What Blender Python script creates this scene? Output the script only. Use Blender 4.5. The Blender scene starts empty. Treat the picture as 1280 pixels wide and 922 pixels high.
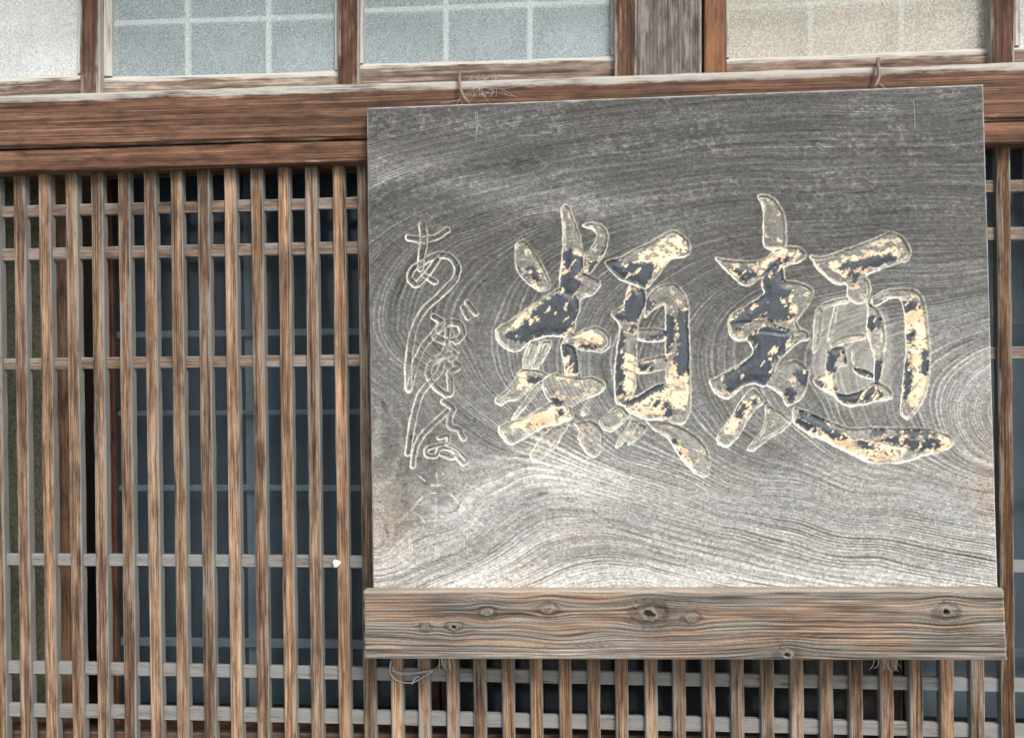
import bpy, math, random
import numpy as np
from mathutils import Vector, Matrix

random.seed(7)
R = math.radians
scene = bpy.context.scene
col = scene.collection

# ------------------------------------------------------------------ camera
CAM = Vector((0.0, -1.75, 1.62))
YAW, PITCH, ROLL, FPX = R(4.037), R(-0.2306), R(-0.6547), 1000.0
IW, IH = 1280.0, 922.0
cam_data = bpy.data.cameras.new('camera')
cam_data.sensor_fit = 'HORIZONTAL'
cam_data.sensor_width = 36.0
cam_data.lens = 36.0 * FPX / IW
cam_data.clip_start = 0.02
cam_data.clip_end = 2000.0
cam = bpy.data.objects.new('camera', cam_data)
CAMROT = (Matrix.Rotation(YAW, 3, 'Z') @ Matrix.Rotation(math.pi/2 + PITCH, 3, 'X') @ Matrix.Rotation(ROLL, 3, 'Z'))
cam.matrix_world = Matrix.Translation(CAM) @ CAMROT.to_4x4()
col.objects.link(cam)
scene.camera = cam

# ------------------------------------------------------------------ sky, sun, exposure
SUN_EL, SUN_AZ = R(43), R(150)          # soft light over the street, a little from the right
world = bpy.data.worlds.new('World')
scene.world = world
world.use_nodes = True
wn = world.node_tree
for n in list(wn.nodes):
    wn.nodes.remove(n)
w_out = wn.nodes.new('ShaderNodeOutputWorld')
w_bg = wn.nodes.new('ShaderNodeBackground')
w_hs = wn.nodes.new('ShaderNodeHueSaturation')
w_sky = wn.nodes.new('ShaderNodeTexSky')
w_sky.sky_type = 'NISHITA'
w_sky.sun_disc = False
w_sky.sun_elevation = SUN_EL
w_sky.sun_rotation = SUN_AZ
w_sky.air_density = 1.0
w_sky.dust_density = 4.0
w_sky.ozone_density = 1.0
w_hs.inputs['Saturation'].default_value = 0.45
w_bg.inputs['Strength'].default_value = 0.125
wn.links.new(w_sky.outputs[0], w_hs.inputs['Color'])
wn.links.new(w_hs.outputs[0], w_bg.inputs['Color'])
wn.links.new(w_bg.outputs[0], w_out.inputs['Surface'])

sun_data = bpy.data.lights.new('sun', 'SUN')
sun_data.energy = 2.0
sun_data.angle = R(18)
sun_data.color = (1.0, 0.98, 0.945)
sun = bpy.data.objects.new('sun', sun_data)
sdir = Vector((math.sin(SUN_AZ)*math.cos(SUN_EL), math.cos(SUN_AZ)*math.cos(SUN_EL), math.sin(SUN_EL)))
sun.rotation_euler = sdir.to_track_quat('Z', 'Y').to_euler()
sun.location = (2, -6, 8)
col.objects.link(sun)

vs = scene.view_settings
vs.view_transform = 'Standard'
vs.look = 'None'
vs.exposure = 0.85
vs.gamma = 1.0
vs.use_curve_mapping = False

# ------------------------------------------------------------------ layout helpers
RM = np.array(CAMROT)
CM = np.array(CAM)

def at(px, py, Y):
    """Point of the plane y = Y that the pixel (px, py) of the 1280 x 922 photograph shows."""
    d = RM @ np.array([(px - IW/2)/FPX, -(py - IH/2)/FPX, -1.0])
    t = (Y - CM[1]) / d[1]
    return Vector(CM + d*t)

def to_px(P):
    q = (P - CM) @ RM
    return IW/2 + FPX*q[..., 0]/-q[..., 2], IH/2 - FPX*q[..., 1]/-q[..., 2]

# ------------------------------------------------------------------ noise (numpy)
def _hash(i, j, seed):
    h = (i.astype(np.int64)*374761393 + j.astype(np.int64)*668265263 + seed*1442695041) & 0xFFFFFFFF
    h = ((h ^ (h >> 13))*1274126177) & 0xFFFFFFFF
    h = h ^ (h >> 16)
    return (h & 0xFFFFFF).astype(np.float64)/float(0xFFFFFF)

def vnoise(x, y, seed=0):
    x = np.asarray(x, float); y = np.asarray(y, float)
    xi = np.floor(x); yi = np.floor(y)
    fx = x - xi; fy = y - yi
    fx = fx*fx*(3 - 2*fx); fy = fy*fy*(3 - 2*fy)
    a = _hash(xi, yi, seed); b = _hash(xi+1, yi, seed)
    c = _hash(xi, yi+1, seed); d = _hash(xi+1, yi+1, seed)
    return (a*(1-fx) + b*fx)*(1-fy) + (c*(1-fx) + d*fx)*fy

def fbm(x, y, seed=0, octv=4):
    s = 0; a = 0.5; t = 0
    for k in range(octv):
        s = s + a*vnoise(x, y, seed + 17*k); t += a
        x = x*2.03 + 3.1; y = y*2.03 - 1.7; a *= 0.5
    return s/t

def sstep(a, b, x):
    t = np.clip((x - a)/(b - a), 0, 1)
    return t*t*(3 - 2*t)

def chaikin(p, n=2, closed=True):
    p = np.array(p, float)
    for _ in range(n):
        q = np.roll(p, -1, 0) if closed else p[1:]
        b = p if closed else p[:-1]
        r = np.empty((2*len(b), 2))
        r[0::2] = 0.83*b + 0.17*q
        r[1::2] = 0.17*b + 0.83*q
        if not closed:
            r = np.vstack([p[:1], r, p[-1:]])
        p = r
    return p

def seg_dist(px, py, a, b):
    dx, dy = b[0]-a[0], b[1]-a[1]
    l2 = dx*dx + dy*dy + 1e-9
    t = np.clip(((px-a[0])*dx + (py-a[1])*dy)/l2, 0, 1)
    return np.hypot(px - a[0] - t*dx, py - a[1] - t*dy)

def sdf_poly(px, py, poly):
    """Signed distance, positive inside."""
    d = np.full(px.shape, 1e9); ins = np.zeros(px.shape, bool)
    n = len(poly)
    for i in range(n):
        a = poly[i]; b = poly[(i+1) % n]
        d = np.minimum(d, seg_dist(px, py, a, b))
        if a[1] != b[1]:
            c = ((a[1] > py) != (b[1] > py)) & (px < (b[0]-a[0])*(py-a[1])/(b[1]-a[1]) + a[0])
            ins ^= c
    return np.where(ins, d, -d)

# ------------------------------------------------------------------ tags and objects
def tag(o, label=None, cat=None, group=None, kind=None):
    if label: o['label'] = label
    if cat: o['category'] = cat
    if group: o['group'] = group
    if kind: o['kind'] = kind
    return o

def empty(name, loc, label=None, cat=None, group=None):
    o = bpy.data.objects.new(name, None)
    o.empty_display_size = 0.05
    o.location = loc
    col.objects.link(o)
    return tag(o, label, cat, group, 'thing')

def world_loc(o):
    v = Vector(o.location); p = o.parent
    while p is not None:
        v = v + Vector(p.location); p = p.parent
    return v

def link(o, parent=None):
    """Link o (whose location is in world space); parents are never rotated."""
    col.objects.link(o)
    if parent is not None:
        o.location = Vector(o.location) - world_loc(parent)
        o.parent = parent
    return o

def mesh_from(name, verts, faces, smooth=True):
    me = bpy.data.meshes.new(name)
    me.from_pydata([tuple(v) for v in verts], [], [tuple(f) for f in faces])
    me.polygons.foreach_set('use_smooth', [smooth]*len(me.polygons))
    me.update()
    return me

# ------------------------------------------------------------------ materials
def newmat(name):
    m = bpy.data.materials.new(name); m.use_nodes = True
    nt = m.node_tree
    for n in list(nt.nodes): nt.nodes.remove(n)
    out = nt.nodes.new('ShaderNodeOutputMaterial')
    bs = nt.nodes.new('ShaderNodeBsdfPrincipled')
    nt.links.new(bs.outputs[0], out.inputs['Surface'])
    return m, nt, bs, out

def N(nt, t, **kw):
    n = nt.nodes.new(t)
    for k, v in kw.items():
        if k in n.inputs: n.inputs[k].default_value = v
        else: setattr(n, k, v)
    return n

def mixcol(nt, fac, a, b, blend='MIX'):
    n = nt.nodes.new('ShaderNodeMix'); n.data_type = 'RGBA'; n.blend_type = blend
    for sock, v in ((n.inputs[0], fac), (n.inputs[6], a), (n.inputs[7], b)):
        if hasattr(v, 'links') or hasattr(v, 'is_linked'): nt.links.new(v, sock)
        elif isinstance(v, tuple): sock.default_value = (*v, 1) if len(v) == 3 else v
        else: sock.default_value = v
    return n.outputs[2]

def ramp(nt, src, stops):
    n = nt.nodes.new('ShaderNodeValToRGB')
    el = n.color_ramp.elements
    while len(el) < len(stops): el.new(0.5)
    for e, (p, c) in zip(el, stops):
        e.position = p; e.color = (*c, 1) if len(c) == 3 else c
    nt.links.new(src, n.inputs[0])
    return n.outputs[0]

def mth(nt, op, a, b=None):
    n = nt.nodes.new('ShaderNodeMath'); n.operation = op
    for i, v in enumerate((a, b)):
        if v is None: continue
        if hasattr(v, 'is_linked'): nt.links.new(v, n.inputs[i])
        else: n.inputs[i].default_value = v
    return n.outputs[0]

def wood(name, dark, mid, light, grey, grey_amt=1.0, fine=420.0, stretch=0.018, bump=0.35, rough=0.78, blotch=0.5):
    """Old timber whose long axis is the object's local Z; attribute 'edge' is how weathered the spot is."""
    m, nt, bs, out = newmat(name)
    tc = N(nt, 'ShaderNodeTexCoord'); oi = N(nt, 'ShaderNodeObjectInfo')
    off = N(nt, 'ShaderNodeVectorMath', operation='SCALE'); off.inputs[0].default_value = (3.1, 1.7, 5.3)
    nt.links.new(oi.outputs['Random'], off.inputs['Scale'])
    add = N(nt, 'ShaderNodeVectorMath', operation='ADD')
    nt.links.new(tc.outputs['Object'], add.inputs[0]); nt.links.new(off.outputs[0], add.inputs[1])
    def noise(sc, st, det, rg=0.6, dist=0.0):
        mp = N(nt, 'ShaderNodeMapping'); mp.inputs['Scale'].default_value = (sc, sc, sc*st)
        nt.links.new(add.outputs[0], mp.inputs['Vector'])
        nn = N(nt, 'ShaderNodeTexNoise'); nn.inputs['Scale'].default_value = 1.0
        nn.inputs['Detail'].default_value = det; nn.inputs['Roughness'].default_value = rg
        nn.inputs['Distortion'].default_value = dist
        nt.links.new(mp.outputs[0], nn.inputs['Vector'])
        return nn.outputs[0]
    grain = noise(fine, stretch, 4, 0.65, 0.3)
    broad = noise(fine*0.22, stretch*1.6, 3, 0.55, 0.6)
    blot = noise(11.0, 0.35, 5, 0.6)
    speck = noise(900.0, 0.12, 2, 0.7)
    mott = noise(75.0, 0.22, 4, 0.65)
    g = mth(nt, 'ADD', mth(nt, 'MULTIPLY', grain, 0.6), mth(nt, 'MULTIPLY', broad, 0.4))
    c = ramp(nt, g, [(0.36, dark), (0.5, mid), (0.65, light)])
    c = mixcol(nt, 1.0, c, oi.outputs['Color'], 'MULTIPLY')
    bl = ramp(nt, blot, [(0.3, (1-blotch*0.75,)*3), (0.7, (1+blotch*0.35,)*3)])
    c = mixcol(nt, 1.0, c, bl, 'MULTIPLY')
    c = mixcol(nt, 1.0, c, ramp(nt, mott, [(0.32, (0.50, 0.51, 0.53)), (0.5, (1, 1, 1)), (0.7, (1.35, 1.28, 1.2))]), 'MULTIPLY')
    at_ = N(nt, 'ShaderNodeAttribute', attribute_name='edge')
    gv = mixcol(nt, g, tuple(0.55*x for x in grey), tuple(1.35*x for x in grey))
    e = mth(nt, 'ADD', at_.outputs['Fac'], mth(nt, 'MULTIPLY', mth(nt, 'SUBTRACT', blot, 0.5), 1.5))
    e = mth(nt, 'ADD', e, mth(nt, 'MULTIPLY', mth(nt, 'SUBTRACT', grain, 0.5), 1.2))
    e = mth(nt, 'ADD', e, mth(nt, 'MULTIPLY', mth(nt, 'SUBTRACT', mott, 0.5), 1.3))
    e = ramp(nt, e, [(0.25, (0, 0, 0)), (0.85, (grey_amt,)*3)])
    c = mixcol(nt, e, c, gv)
    sp = ramp(nt, speck, [(0.27, (0.35,)*3), (0.36, (1, 1, 1))])
    c = mixcol(nt, 0.8, c, sp, 'MULTIPLY')
    nt.links.new(c, bs.inputs['Base Color'])
    bs.inputs['Roughness'].default_value = rough
    bs.inputs['Specular IOR Level'].default_value = 0.25
    bp = N(nt, 'ShaderNodeBump'); bp.inputs['Strength'].default_value = bump; bp.inputs['Distance'].default_value = 0.002
    nt.links.new(g, bp.inputs['Height']); nt.links.new(bp.outputs[0], bs.inputs['Normal'])
    return m

M = {}
M['bar'] = wood('lattice_wood', (0.030, 0.016, 0.010), (0.180, 0.109, 0.066), (0.43, 0.29, 0.188), (0.172, 0.170, 0.157), blotch=0.8)
M['rail'] = wood('lattice_rail_wood', (0.08, 0.055, 0.04), (0.19, 0.145, 0.115), (0.32, 0.265, 0.225), (0.178, 0.178, 0.170), blotch=0.8)
M['beam'] = wood('beam_wood', (0.030, 0.015, 0.009), (0.115, 0.059, 0.036), (0.24, 0.140, 0.092), (0.36, 0.345, 0.315), fine=260, stretch=0.01, bump=0.5)
M['post'] = wood('post_wood', (0.035, 0.018, 0.012), (0.10, 0.054, 0.033), (0.18, 0.105, 0.067), (0.34, 0.31, 0.28), fine=300)
M['amber'] = wood('amber_wood', (0.085, 0.030, 0.010), (0.235, 0.092, 0.030), (0.34, 0.155, 0.055), (0.30, 0.24, 0.18), grey_amt=0.4, fine=160, rough=0.5)
M['greyplank'] = wood('grey_plank_wood', (0.055, 0.047, 0.042), (0.135, 0.118, 0.105), (0.25, 0.225, 0.205), (0.27, 0.26, 0.25), fine=260, stretch=0.012, bump=0.6)
M['sash'] = wood('sash_wood', (0.09, 0.06, 0.045), (0.21, 0.155, 0.12), (0.36, 0.295, 0.245), (0.50, 0.48, 0.44), fine=240)
M['dark'] = wood('dark_door_wood', (0.03, 0.016, 0.009), (0.07, 0.036, 0.02), (0.11, 0.06, 0.036), (0.14, 0.12, 0.10), grey_amt=0.5)

def plain(name, c, rough=0.8, metal=0.0, spec=0.3, nscale=60, var=0.3, bump=0.0):
    m, nt, bs, out = newmat(name)
    tc = N(nt, 'ShaderNodeTexCoord')
    nn = N(nt, 'ShaderNodeTexNoise'); nn.inputs['Scale'].default_value = nscale; nn.inputs['Detail'].default_value = 4
    nt.links.new(tc.outputs['Object'], nn.inputs['Vector'])
    cc = mixcol(nt, nn.outputs[0], tuple(x*(1-var) for x in c), tuple(min(1, x*(1+var)) for x in c))
    nt.links.new(cc, bs.inputs['Base Color'])
    bs.inputs['Roughness'].default_value = rough; bs.inputs['Metallic'].default_value = metal
    bs.inputs['Specular IOR Level'].default_value = spec
    if bump:
        bp = N(nt, 'ShaderNodeBump'); bp.inputs['Strength'].default_value = bump; bp.inputs['Distance'].default_value = 0.002
        nt.links.new(nn.outputs[0], bp.inputs['Height']); nt.links.new(bp.outputs[0], bs.inputs['Normal'])
    return m

M['ground'] = plain('street_paving', (0.22, 0.215, 0.205), nscale=9, var=0.25, bump=0.3)
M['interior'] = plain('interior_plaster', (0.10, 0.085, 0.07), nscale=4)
M['plaster'] = plain('wall_plaster', (0.32, 0.28, 0.23), nscale=12)
M['tile'] = plain('roof_tile', (0.10, 0.105, 0.11), rough=0.5)
M['iron'] = plain('rusty_iron', (0.17, 0.135, 0.11), rough=0.6, metal=0.2, nscale=300, var=0.6, bump=0.4)
M['wire'] = plain('galvanised_wire', (0.45, 0.45, 0.44), rough=0.4, metal=0.7, nscale=400)
M['fibre'] = plain('straw_fibre', (0.36, 0.33, 0.27), nscale=300)
M['web'] = plain('spider_silk', (0.62, 0.62, 0.60), rough=0.6, nscale=300)
M['dab'] = plain('dried_putty', (0.66, 0.63, 0.55), nscale=150, var=0.15)
M['muntin'] = plain('pale_muntin', (0.92, 0.90, 0.85), nscale=80, var=0.1)
M['muntin_blue'] = plain('grey_muntin', (0.72, 0.74, 0.74), nscale=80, var=0.15)
M['curtain_beige'] = plain('beige_curtain', (0.76, 0.60, 0.40), nscale=14, var=0.35)  # beige colour stands in for warm lamp light inside the room
M['curtain_white'] = plain('white_curtain', (0.75, 0.76, 0.74), nscale=6, var=0.15)  # white sheet added behind glass to brighten it
M['curtain_grey'] = plain('slate_curtain', (0.17, 0.195, 0.21), nscale=5, var=0.25)  # slate colour stands in for the dim interior behind the glass

def frosted(name, tint, see, rough=0.42, cell=330.0, bump=0.9):
    m, nt, bs, out = newmat(name)
    tc = N(nt, 'ShaderNodeTexCoord')
    nn = N(nt, 'ShaderNodeTexNoise'); nn.inputs['Scale'].default_value = cell; nn.inputs['Detail'].default_value = 2
    n2 = N(nt, 'ShaderNodeTexNoise'); n2.inputs['Scale'].default_value = 5; n2.inputs['Detail'].default_value = 3
    nt.links.new(tc.outputs['Object'], nn.inputs['Vector']); nt.links.new(tc.outputs['Object'], n2.inputs['Vector'])
    c = mixcol(nt, ramp(nt, nn.outputs[0], [(0.35, (0, 0, 0)), (0.65, (1, 1, 1))]), tuple(0.60*x for x in tint), tuple(min(1, 1.40*x) for x in tint))
    c = mixcol(nt, 1.0, c, ramp(nt, n2.outputs[0], [(0.3, (0.84,)*3), (0.7, (1.12,)*3)]), 'MULTIPLY')
    nt.links.new(c, bs.inputs['Base Color'])
    bs.inputs['Roughness'].default_value = rough
    bp = N(nt, 'ShaderNodeBump'); bp.inputs['Strength'].default_value = bump; bp.inputs['Distance'].default_value = 0.0012
    nt.links.new(nn.outputs[0], bp.inputs['Height']); nt.links.new(bp.outputs[0], bs.inputs['Normal'])
    tr = N(nt, 'ShaderNodeBsdfTransparent'); tr.inputs[0].default_value = (0.95, 0.97, 0.96, 1)
    mx = N(nt, 'ShaderNodeMixShader'); mx.inputs[0].default_value = see
    nt.links.new(bs.outputs[0], mx.inputs[1]); nt.links.new(tr.outputs[0], mx.inputs[2])
    nt.links.new(mx.outputs[0], out.inputs['Surface'])
    return m

M['frost_blue'] = frosted('frosted_glass', (0.50, 0.575, 0.60), 0.66)
M['frost_pale'] = frosted('frosted_glass_pale', (0.84, 0.87, 0.86), 0.55)  # paler tint stands in for brighter reflection on the pane
M['frost_warm'] = frosted('frosted_glass_grain', (0.54, 0.525, 0.47), 0.62, cell=260, bump=1.0)
M['frost_olive'] = frosted('ribbed_olive_glass', (0.085, 0.088, 0.055), 0.15, cell=130, bump=0.9)

def clear_glass():
    m, nt, bs, out = newmat('old_window_glass')
    bs.inputs['Base Color'].default_value = (0.05, 0.062, 0.07, 1)
    bs.inputs['Roughness'].default_value = 0.12
    bs.inputs['IOR'].default_value = 1.6
    tc = N(nt, 'ShaderNodeTexCoord'); nn = N(nt, 'ShaderNodeTexNoise')
    nn.inputs['Scale'].default_value = 6.0; nn.inputs['Detail'].default_value = 2
    nt.links.new(tc.outputs['Object'], nn.inputs['Vector'])
    bp = N(nt, 'ShaderNodeBump'); bp.inputs['Strength'].default_value = 0.25; bp.inputs['Distance'].default_value = 0.01
    nt.links.new(nn.outputs[0], bp.inputs['Height']); nt.links.new(bp.outputs[0], bs.inputs['Normal'])
    tr = N(nt, 'ShaderNodeBsdfTransparent'); tr.inputs[0].default_value = (0.80, 0.86, 0.90, 1)
    mx = N(nt, 'ShaderNodeMixShader'); mx.inputs[0].default_value = 0.72
    nt.links.new(bs.outputs[0], mx.inputs[1]); nt.links.new(tr.outputs[0], mx.inputs[2])
    nt.links.new(mx.outputs[0], out.inputs['Surface'])
    return m
M['glass'] = clear_glass()

def attr_wood(name, bump=0.35):
    """Weathered carved timber: wood, paint and ground colours come from the mesh attribute 'col'."""
    m, nt, bs, out = newmat(name)
    a = N(nt, 'ShaderNodeAttribute', attribute_name='col'); g = N(nt, 'ShaderNodeAttribute', attribute_name='gloss')
    tc = N(nt, 'ShaderNodeTexCoord')
    nn = N(nt, 'ShaderNodeTexNoise'); nn.inputs['Scale'].default_value = 650; nn.inputs['Detail'].default_value = 3
    mp = N(nt, 'ShaderNodeMapping'); mp.inputs['Scale'].default_value = (0.35, 1, 1)
    nt.links.new(tc.outputs['Object'], mp.inputs['Vector']); nt.links.new(mp.outputs[0], nn.inputs['Vector'])
    v = ramp(nt, nn.outputs[0], [(0.25, (0.70,)*3), (0.75, (1.28,)*3)])
    c = mixcol(nt, 1.0, a.outputs['Color'], v, 'MULTIPLY')
    nt.links.new(c, bs.inputs['Base Color'])
    r = mth(nt, 'SUBTRACT', 0.85, mth(nt, 'MULTIPLY', g.outputs['Fac'], 0.45))
    nt.links.new(r, bs.inputs['Roughness'])
    bs.inputs['Specular IOR Level'].default_value = 0.3
    bp = N(nt, 'ShaderNodeBump'); bp.inputs['Strength'].default_value = bump; bp.inputs['Distance'].default_value = 0.001
    nt.links.new(nn.outputs[0], bp.inputs['Height']); nt.links.new(bp.outputs[0], bs.inputs['Normal'])
    return m
M['board'] = attr_wood('carved_board_wood')
M['plank'] = attr_wood('knotty_plank_wood')

# ------------------------------------------------------------------ shape builders
def timber_mesh(name, length, w, d, seed=0, bevel=0.0022, seg=0.06, wob=0.0006, front_edge=0.55, side=0.95, core=0.12, top_edge=None):
    """Timber along local Z, front towards -Y.  Edges worn and slightly uneven."""
    rnd = random.Random(seed)
    hw, hd = w/2, d/2; b = min(bevel, hw*0.4, hd*0.4)
    prof = [(-hw+b, -hd, front_edge), (-hw*0.55, -hd, core), (hw*0.55, -hd, core), (hw-b, -hd, front_edge),
            (hw, -hd+b, side), (hw, hd-b, side), (hw-b, hd, side), (-hw+b, hd, side), (-hw, hd-b, side), (-hw, -hd+b, side)]
    if top_edge is not None:       # the worn upper arris of a horizontal beam (local +X is up)
        prof = [(-hw+b, -hd, -0.1), (-hw*0.6, -hd, core), (hw*0.55, -hd, core), (hw*0.72, -hd, top_edge*0.75), (hw-b*1.5, -hd, top_edge),
                (hw, -hd+b*1.5, top_edge), (hw, hd, top_edge), (-hw, hd, 0.3), (-hw, -hd+b, 0.3)]
    n = max(2, int(length/seg)+1); k = len(prof)
    V, A, F = [], [], []
    for i in range(n):
        z = length*i/(n-1)
        for (x, y, a) in prof:
            jx = wob*(rnd.random()*2-1); jy = wob*(rnd.random()*2-1)*0.7
            V.append((x+jx, y+jy, z)); A.append(a + 0.12*(rnd.random()*2-1))
    for i in range(n-1):
        for j in range(k):
            q = (j+1) % k
            F.append((i*k+j, i*k+q, (i+1)*k+q, (i+1)*k+j))
    F.append(tuple(range(k-1, -1, -1))); F.append(tuple((n-1)*k+j for j in range(k)))
    me = mesh_from(name, V, F, False)
    at_ = me.attributes.new('edge', 'FLOAT', 'POINT'); at_.data.foreach_set('value', A)
    return me

def timber(name, p0, p1, w, d, mat, parent=None, tint=(1, 1, 1), seed=None, me=None, **kw):
    """p0 -> p1: ends of the centre line of the FRONT face; d goes back into the house."""
    p0 = Vector(p0); p1 = Vector(p1)
    z = (p1-p0); L = z.length; z.normalize()
    y = Vector((0, 1, 0)); x = y.cross(z).normalized(); y = z.cross(x).normalized()
    if me is None:
        me = timber_mesh(name, L, w, d, seed if seed is not None else random.randint(0, 9999), **kw)
        me.materials.append(mat)
    o = bpy.data.objects.new(name, me)
    o.rotation_mode = 'QUATERNION'
    o.rotation_quaternion = Matrix((x, y, z)).transposed().to_quaternion()
    o.location = p0 + y*(d/2)
    o.color = (*tint, 1)
    return link(o, parent)

def slab(name, x0, x1, y0, y1, z0, z1, mat, parent=None, origin=None):
    o0 = Vector(origin) if origin is not None else Vector(((x0+x1)/2, (y0+y1)/2, z0))
    V = [Vector((x, y, z))-o0 for z in (z0, z1) for y in (y0, y1) for x in (x0, x1)]
    F = [(0, 2, 3, 1), (4, 5, 7, 6), (0, 1, 5, 4), (2, 6, 7, 3), (0, 4, 6, 2), (1, 3, 7, 5)]
    me = mesh_from(name, V, F, False); me.materials.append(mat)
    o = bpy.data.objects.new(name, me); o.location = o0
    return link(o, parent)

def tube_geo(pts, r, sides=8):
    pts = [Vector(p) for p in pts]; V, F = [], []
    for i, p in enumerate(pts):
        t = (pts[min(i+1, len(pts)-1)] - pts[max(i-1, 0)]).normalized()
        u = t.cross(Vector((0.13, 0.97, 0.2))).normalized(); v = t.cross(u)
        rr = r(i/(len(pts)-1)) if callable(r) else r
        for k in range(sides):
            a = 2*math.pi*k/sides
            V.append(p + u*math.cos(a)*rr + v*math.sin(a)*rr)
    n = len(pts)
    for i in range(n-1):
        for k in range(sides):
            q = (k+1) % sides
            F.append((i*sides+k, i*sides+q, (i+1)*sides+q, (i+1)*sides+k))
    F.append(tuple(range(sides-1, -1, -1))); F.append(tuple((n-1)*sides+k for k in range(sides)))
    return V, F

def tubes(name, paths, mat, parent=None, origin=None, sides=8):
    V, F = [], []
    for pts, r in paths:
        v, f = tube_geo(pts, r, sides); b = len(V); V += v; F += [tuple(i+b for i in q) for q in f]
    o0 = Vector(origin) if origin is not None else Vector(paths[0][0][0])
    me = mesh_from(name, [v-o0 for v in V], F); me.materials.append(mat)
    o = bpy.data.objects.new(name, me); o.location = o0
    return link(o, parent)

def catmull(pts, n=6):
    P = [Vector(p) for p in pts]; P = [P[0]*2-P[1]] + P + [P[-1]*2-P[-2]]; out = []
    for i in range(1, len(P)-2):
        for k in range(n):
            t = k/n
            out.append(0.5*((2*P[i]) + (P[i+1]-P[i-1])*t + (2*P[i-1]-5*P[i]+4*P[i+1]-P[i+2])*t*t + (3*P[i]-P[i-1]-3*P[i+1]+P[i+2])*t**3))
    out.append(P[-2]); return out

# ================================================================== SETTING
g = slab('ground', -300, 300, -300, 300, -0.3, 0.0, M['ground']); tag(g, kind='structure')

# ------------------------------------------------------------------ timber frame of the house
XL, XR = -2.35, 2.15
def zline(p, q, Y):
    """Level (or slightly sagging) line through two pixels, run out to XL and XR."""
    a, b = at(*p, Y), at(*q, Y)
    f = lambda x: a + (b-a)*((x-a.x)/(b.x-a.x))
    return f(XL), f(XR), f

house = empty('timber_house', (0, 0.1, 0), 'brown timber house front of beams and posts around lattice and upper windows', 'house')
YB = -0.040     # front of the big beam
bt0, bt1, bt = zline((0, 117), (1280, 77), YB)
bm0, bm1, bmf = zline((0, 186), (1233, 149.5), YB)
c0, c1 = (bt0+bm0)/2, (bt1+bm1)/2
timber('beam', c1, c0, ((bt0-bm0).length+(bt1-bm1).length)/2 - 0.001, 0.12, M['beam'], house, (1.0, 1.0, 1.0), 11, bevel=0.006, wob=0.0012, core=-0.3, top_edge=0.78, seg=0.05)
YH = -0.030
hm0, hm1, hmf = zline((0, 187.5), (1233, 151), YH)
hb0, hb1, hbf = zline((0, 215.5), (1233, 180), YH)
timber('head_rail', (hm0+hb0)/2, (hm1+hb1)/2, ((hm0-hb0).length+(hm1-hb1).length)/2 - 0.001, 0.10, M['beam'], house, (1.05, 1.0, 0.97), 12, bevel=0.003, wob=0.0008, core=-0.3, front_edge=0.05, side=0.1)
# foot of the wall below the lattice
YS = 0.045
sb0, sb1, sbf = zline((0, 914), (1275, 922), YS)
timber('sill_board', sb0-Vector((0, 0, 0.055)), sb1-Vector((0, 0, 0.055)), 0.11, 0.04, M['dark'], house, (1.3, 1.1, 1.0), 13)
slab('base_wall', XL, XR, 0.04, 0.30, 0.0, min(sb0.z, sb1.z)-0.112, M['plaster'], house)
# rooms behind: closed, unlit
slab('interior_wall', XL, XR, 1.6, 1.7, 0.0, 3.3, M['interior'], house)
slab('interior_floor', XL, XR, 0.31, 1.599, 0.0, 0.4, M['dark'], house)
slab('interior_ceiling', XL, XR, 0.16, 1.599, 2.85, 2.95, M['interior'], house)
slab('side_wall', XL-0.12, XL-0.002, 0.0, 1.7, 0.0, 3.3, M['plaster'], house)
slab('side_wall', XR+0.002, XR+0.12, 0.0, 1.7, 0.0, 3.3, M['plaster'], house)
slab('upper_wall', XL, XR, 0.0, 0.15, 2.86, 3.6, M['plaster'], house)
wt0 = 2.80
timber('window_head', (XL, -0.03, 2.83), (XR, -0.03, 2.83), 0.058, 0.12, M['beam'], house, (0.9, 0.9, 0.9), 14)
# overhang out of view, added and sized to shade the upper front
V = [(XL-0.3, -0.75, 3.20), (XR+0.3, -0.75, 3.20), (XR+0.3, 0.15, 3.50), (XL-0.3, 0.15, 3.50),
     (XL-0.3, -0.75, 3.26), (XR+0.3, -0.75, 3.26), (XR+0.3, 0.15, 3.58), (XL-0.3, 0.15, 3.58)]
me = mesh_from('eave', V, [(0, 3, 2, 1), (4, 5, 6, 7), (0, 1, 5, 4), (1, 2, 6, 5), (2, 3, 7, 6), (3, 0, 4, 7)], False)
me.materials.append(M['tile']); o = bpy.data.objects.new('eave', me); link(o, house)

YP = -0.012     # front of the posts
def post(x0, x1, mat, tint, seed, Y=YP, name='post', **kw):
    xm = (x0+x1)/2
    a = at(xm, 100, Y); b = at(xm, 20, Y)
    w = (at(x1, 60, Y)-at(x0, 60, Y)).length
    f = bt(a.x).z - 0.02
    t = lambda z: a + (b-a)*((z-a.z)/(b.z-a.z))
    return timber(name, t(f), t(wt0), w, 0.09, mat, house, tint, seed, **kw)
post(100, 124, M['post'], (1.0, 1.0, 1.0), 21)
post(422, 448, M['post'], (1.05, 1.0, 0.95), 22)
post(768, 796.5, M['post'], (1.0, 0.95, 0.9), 23)
post(797, 877, M['greyplank'], (1, 1, 1), 24, Y=-0.016, name='grey_panel', front_edge=0.5, core=0.25)
post(880.5, 908, M['amber'], (1, 1, 1), 25, core=0.0, front_edge=0.1, side=0.2)
post(1240, 1268, M['post'], (1.0, 0.92, 0.88), 26)
post(1440, 1468, M['post'], (1, 1, 1), 27)
post(-200, -176, M['post'], (1, 1, 1), 28)

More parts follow.
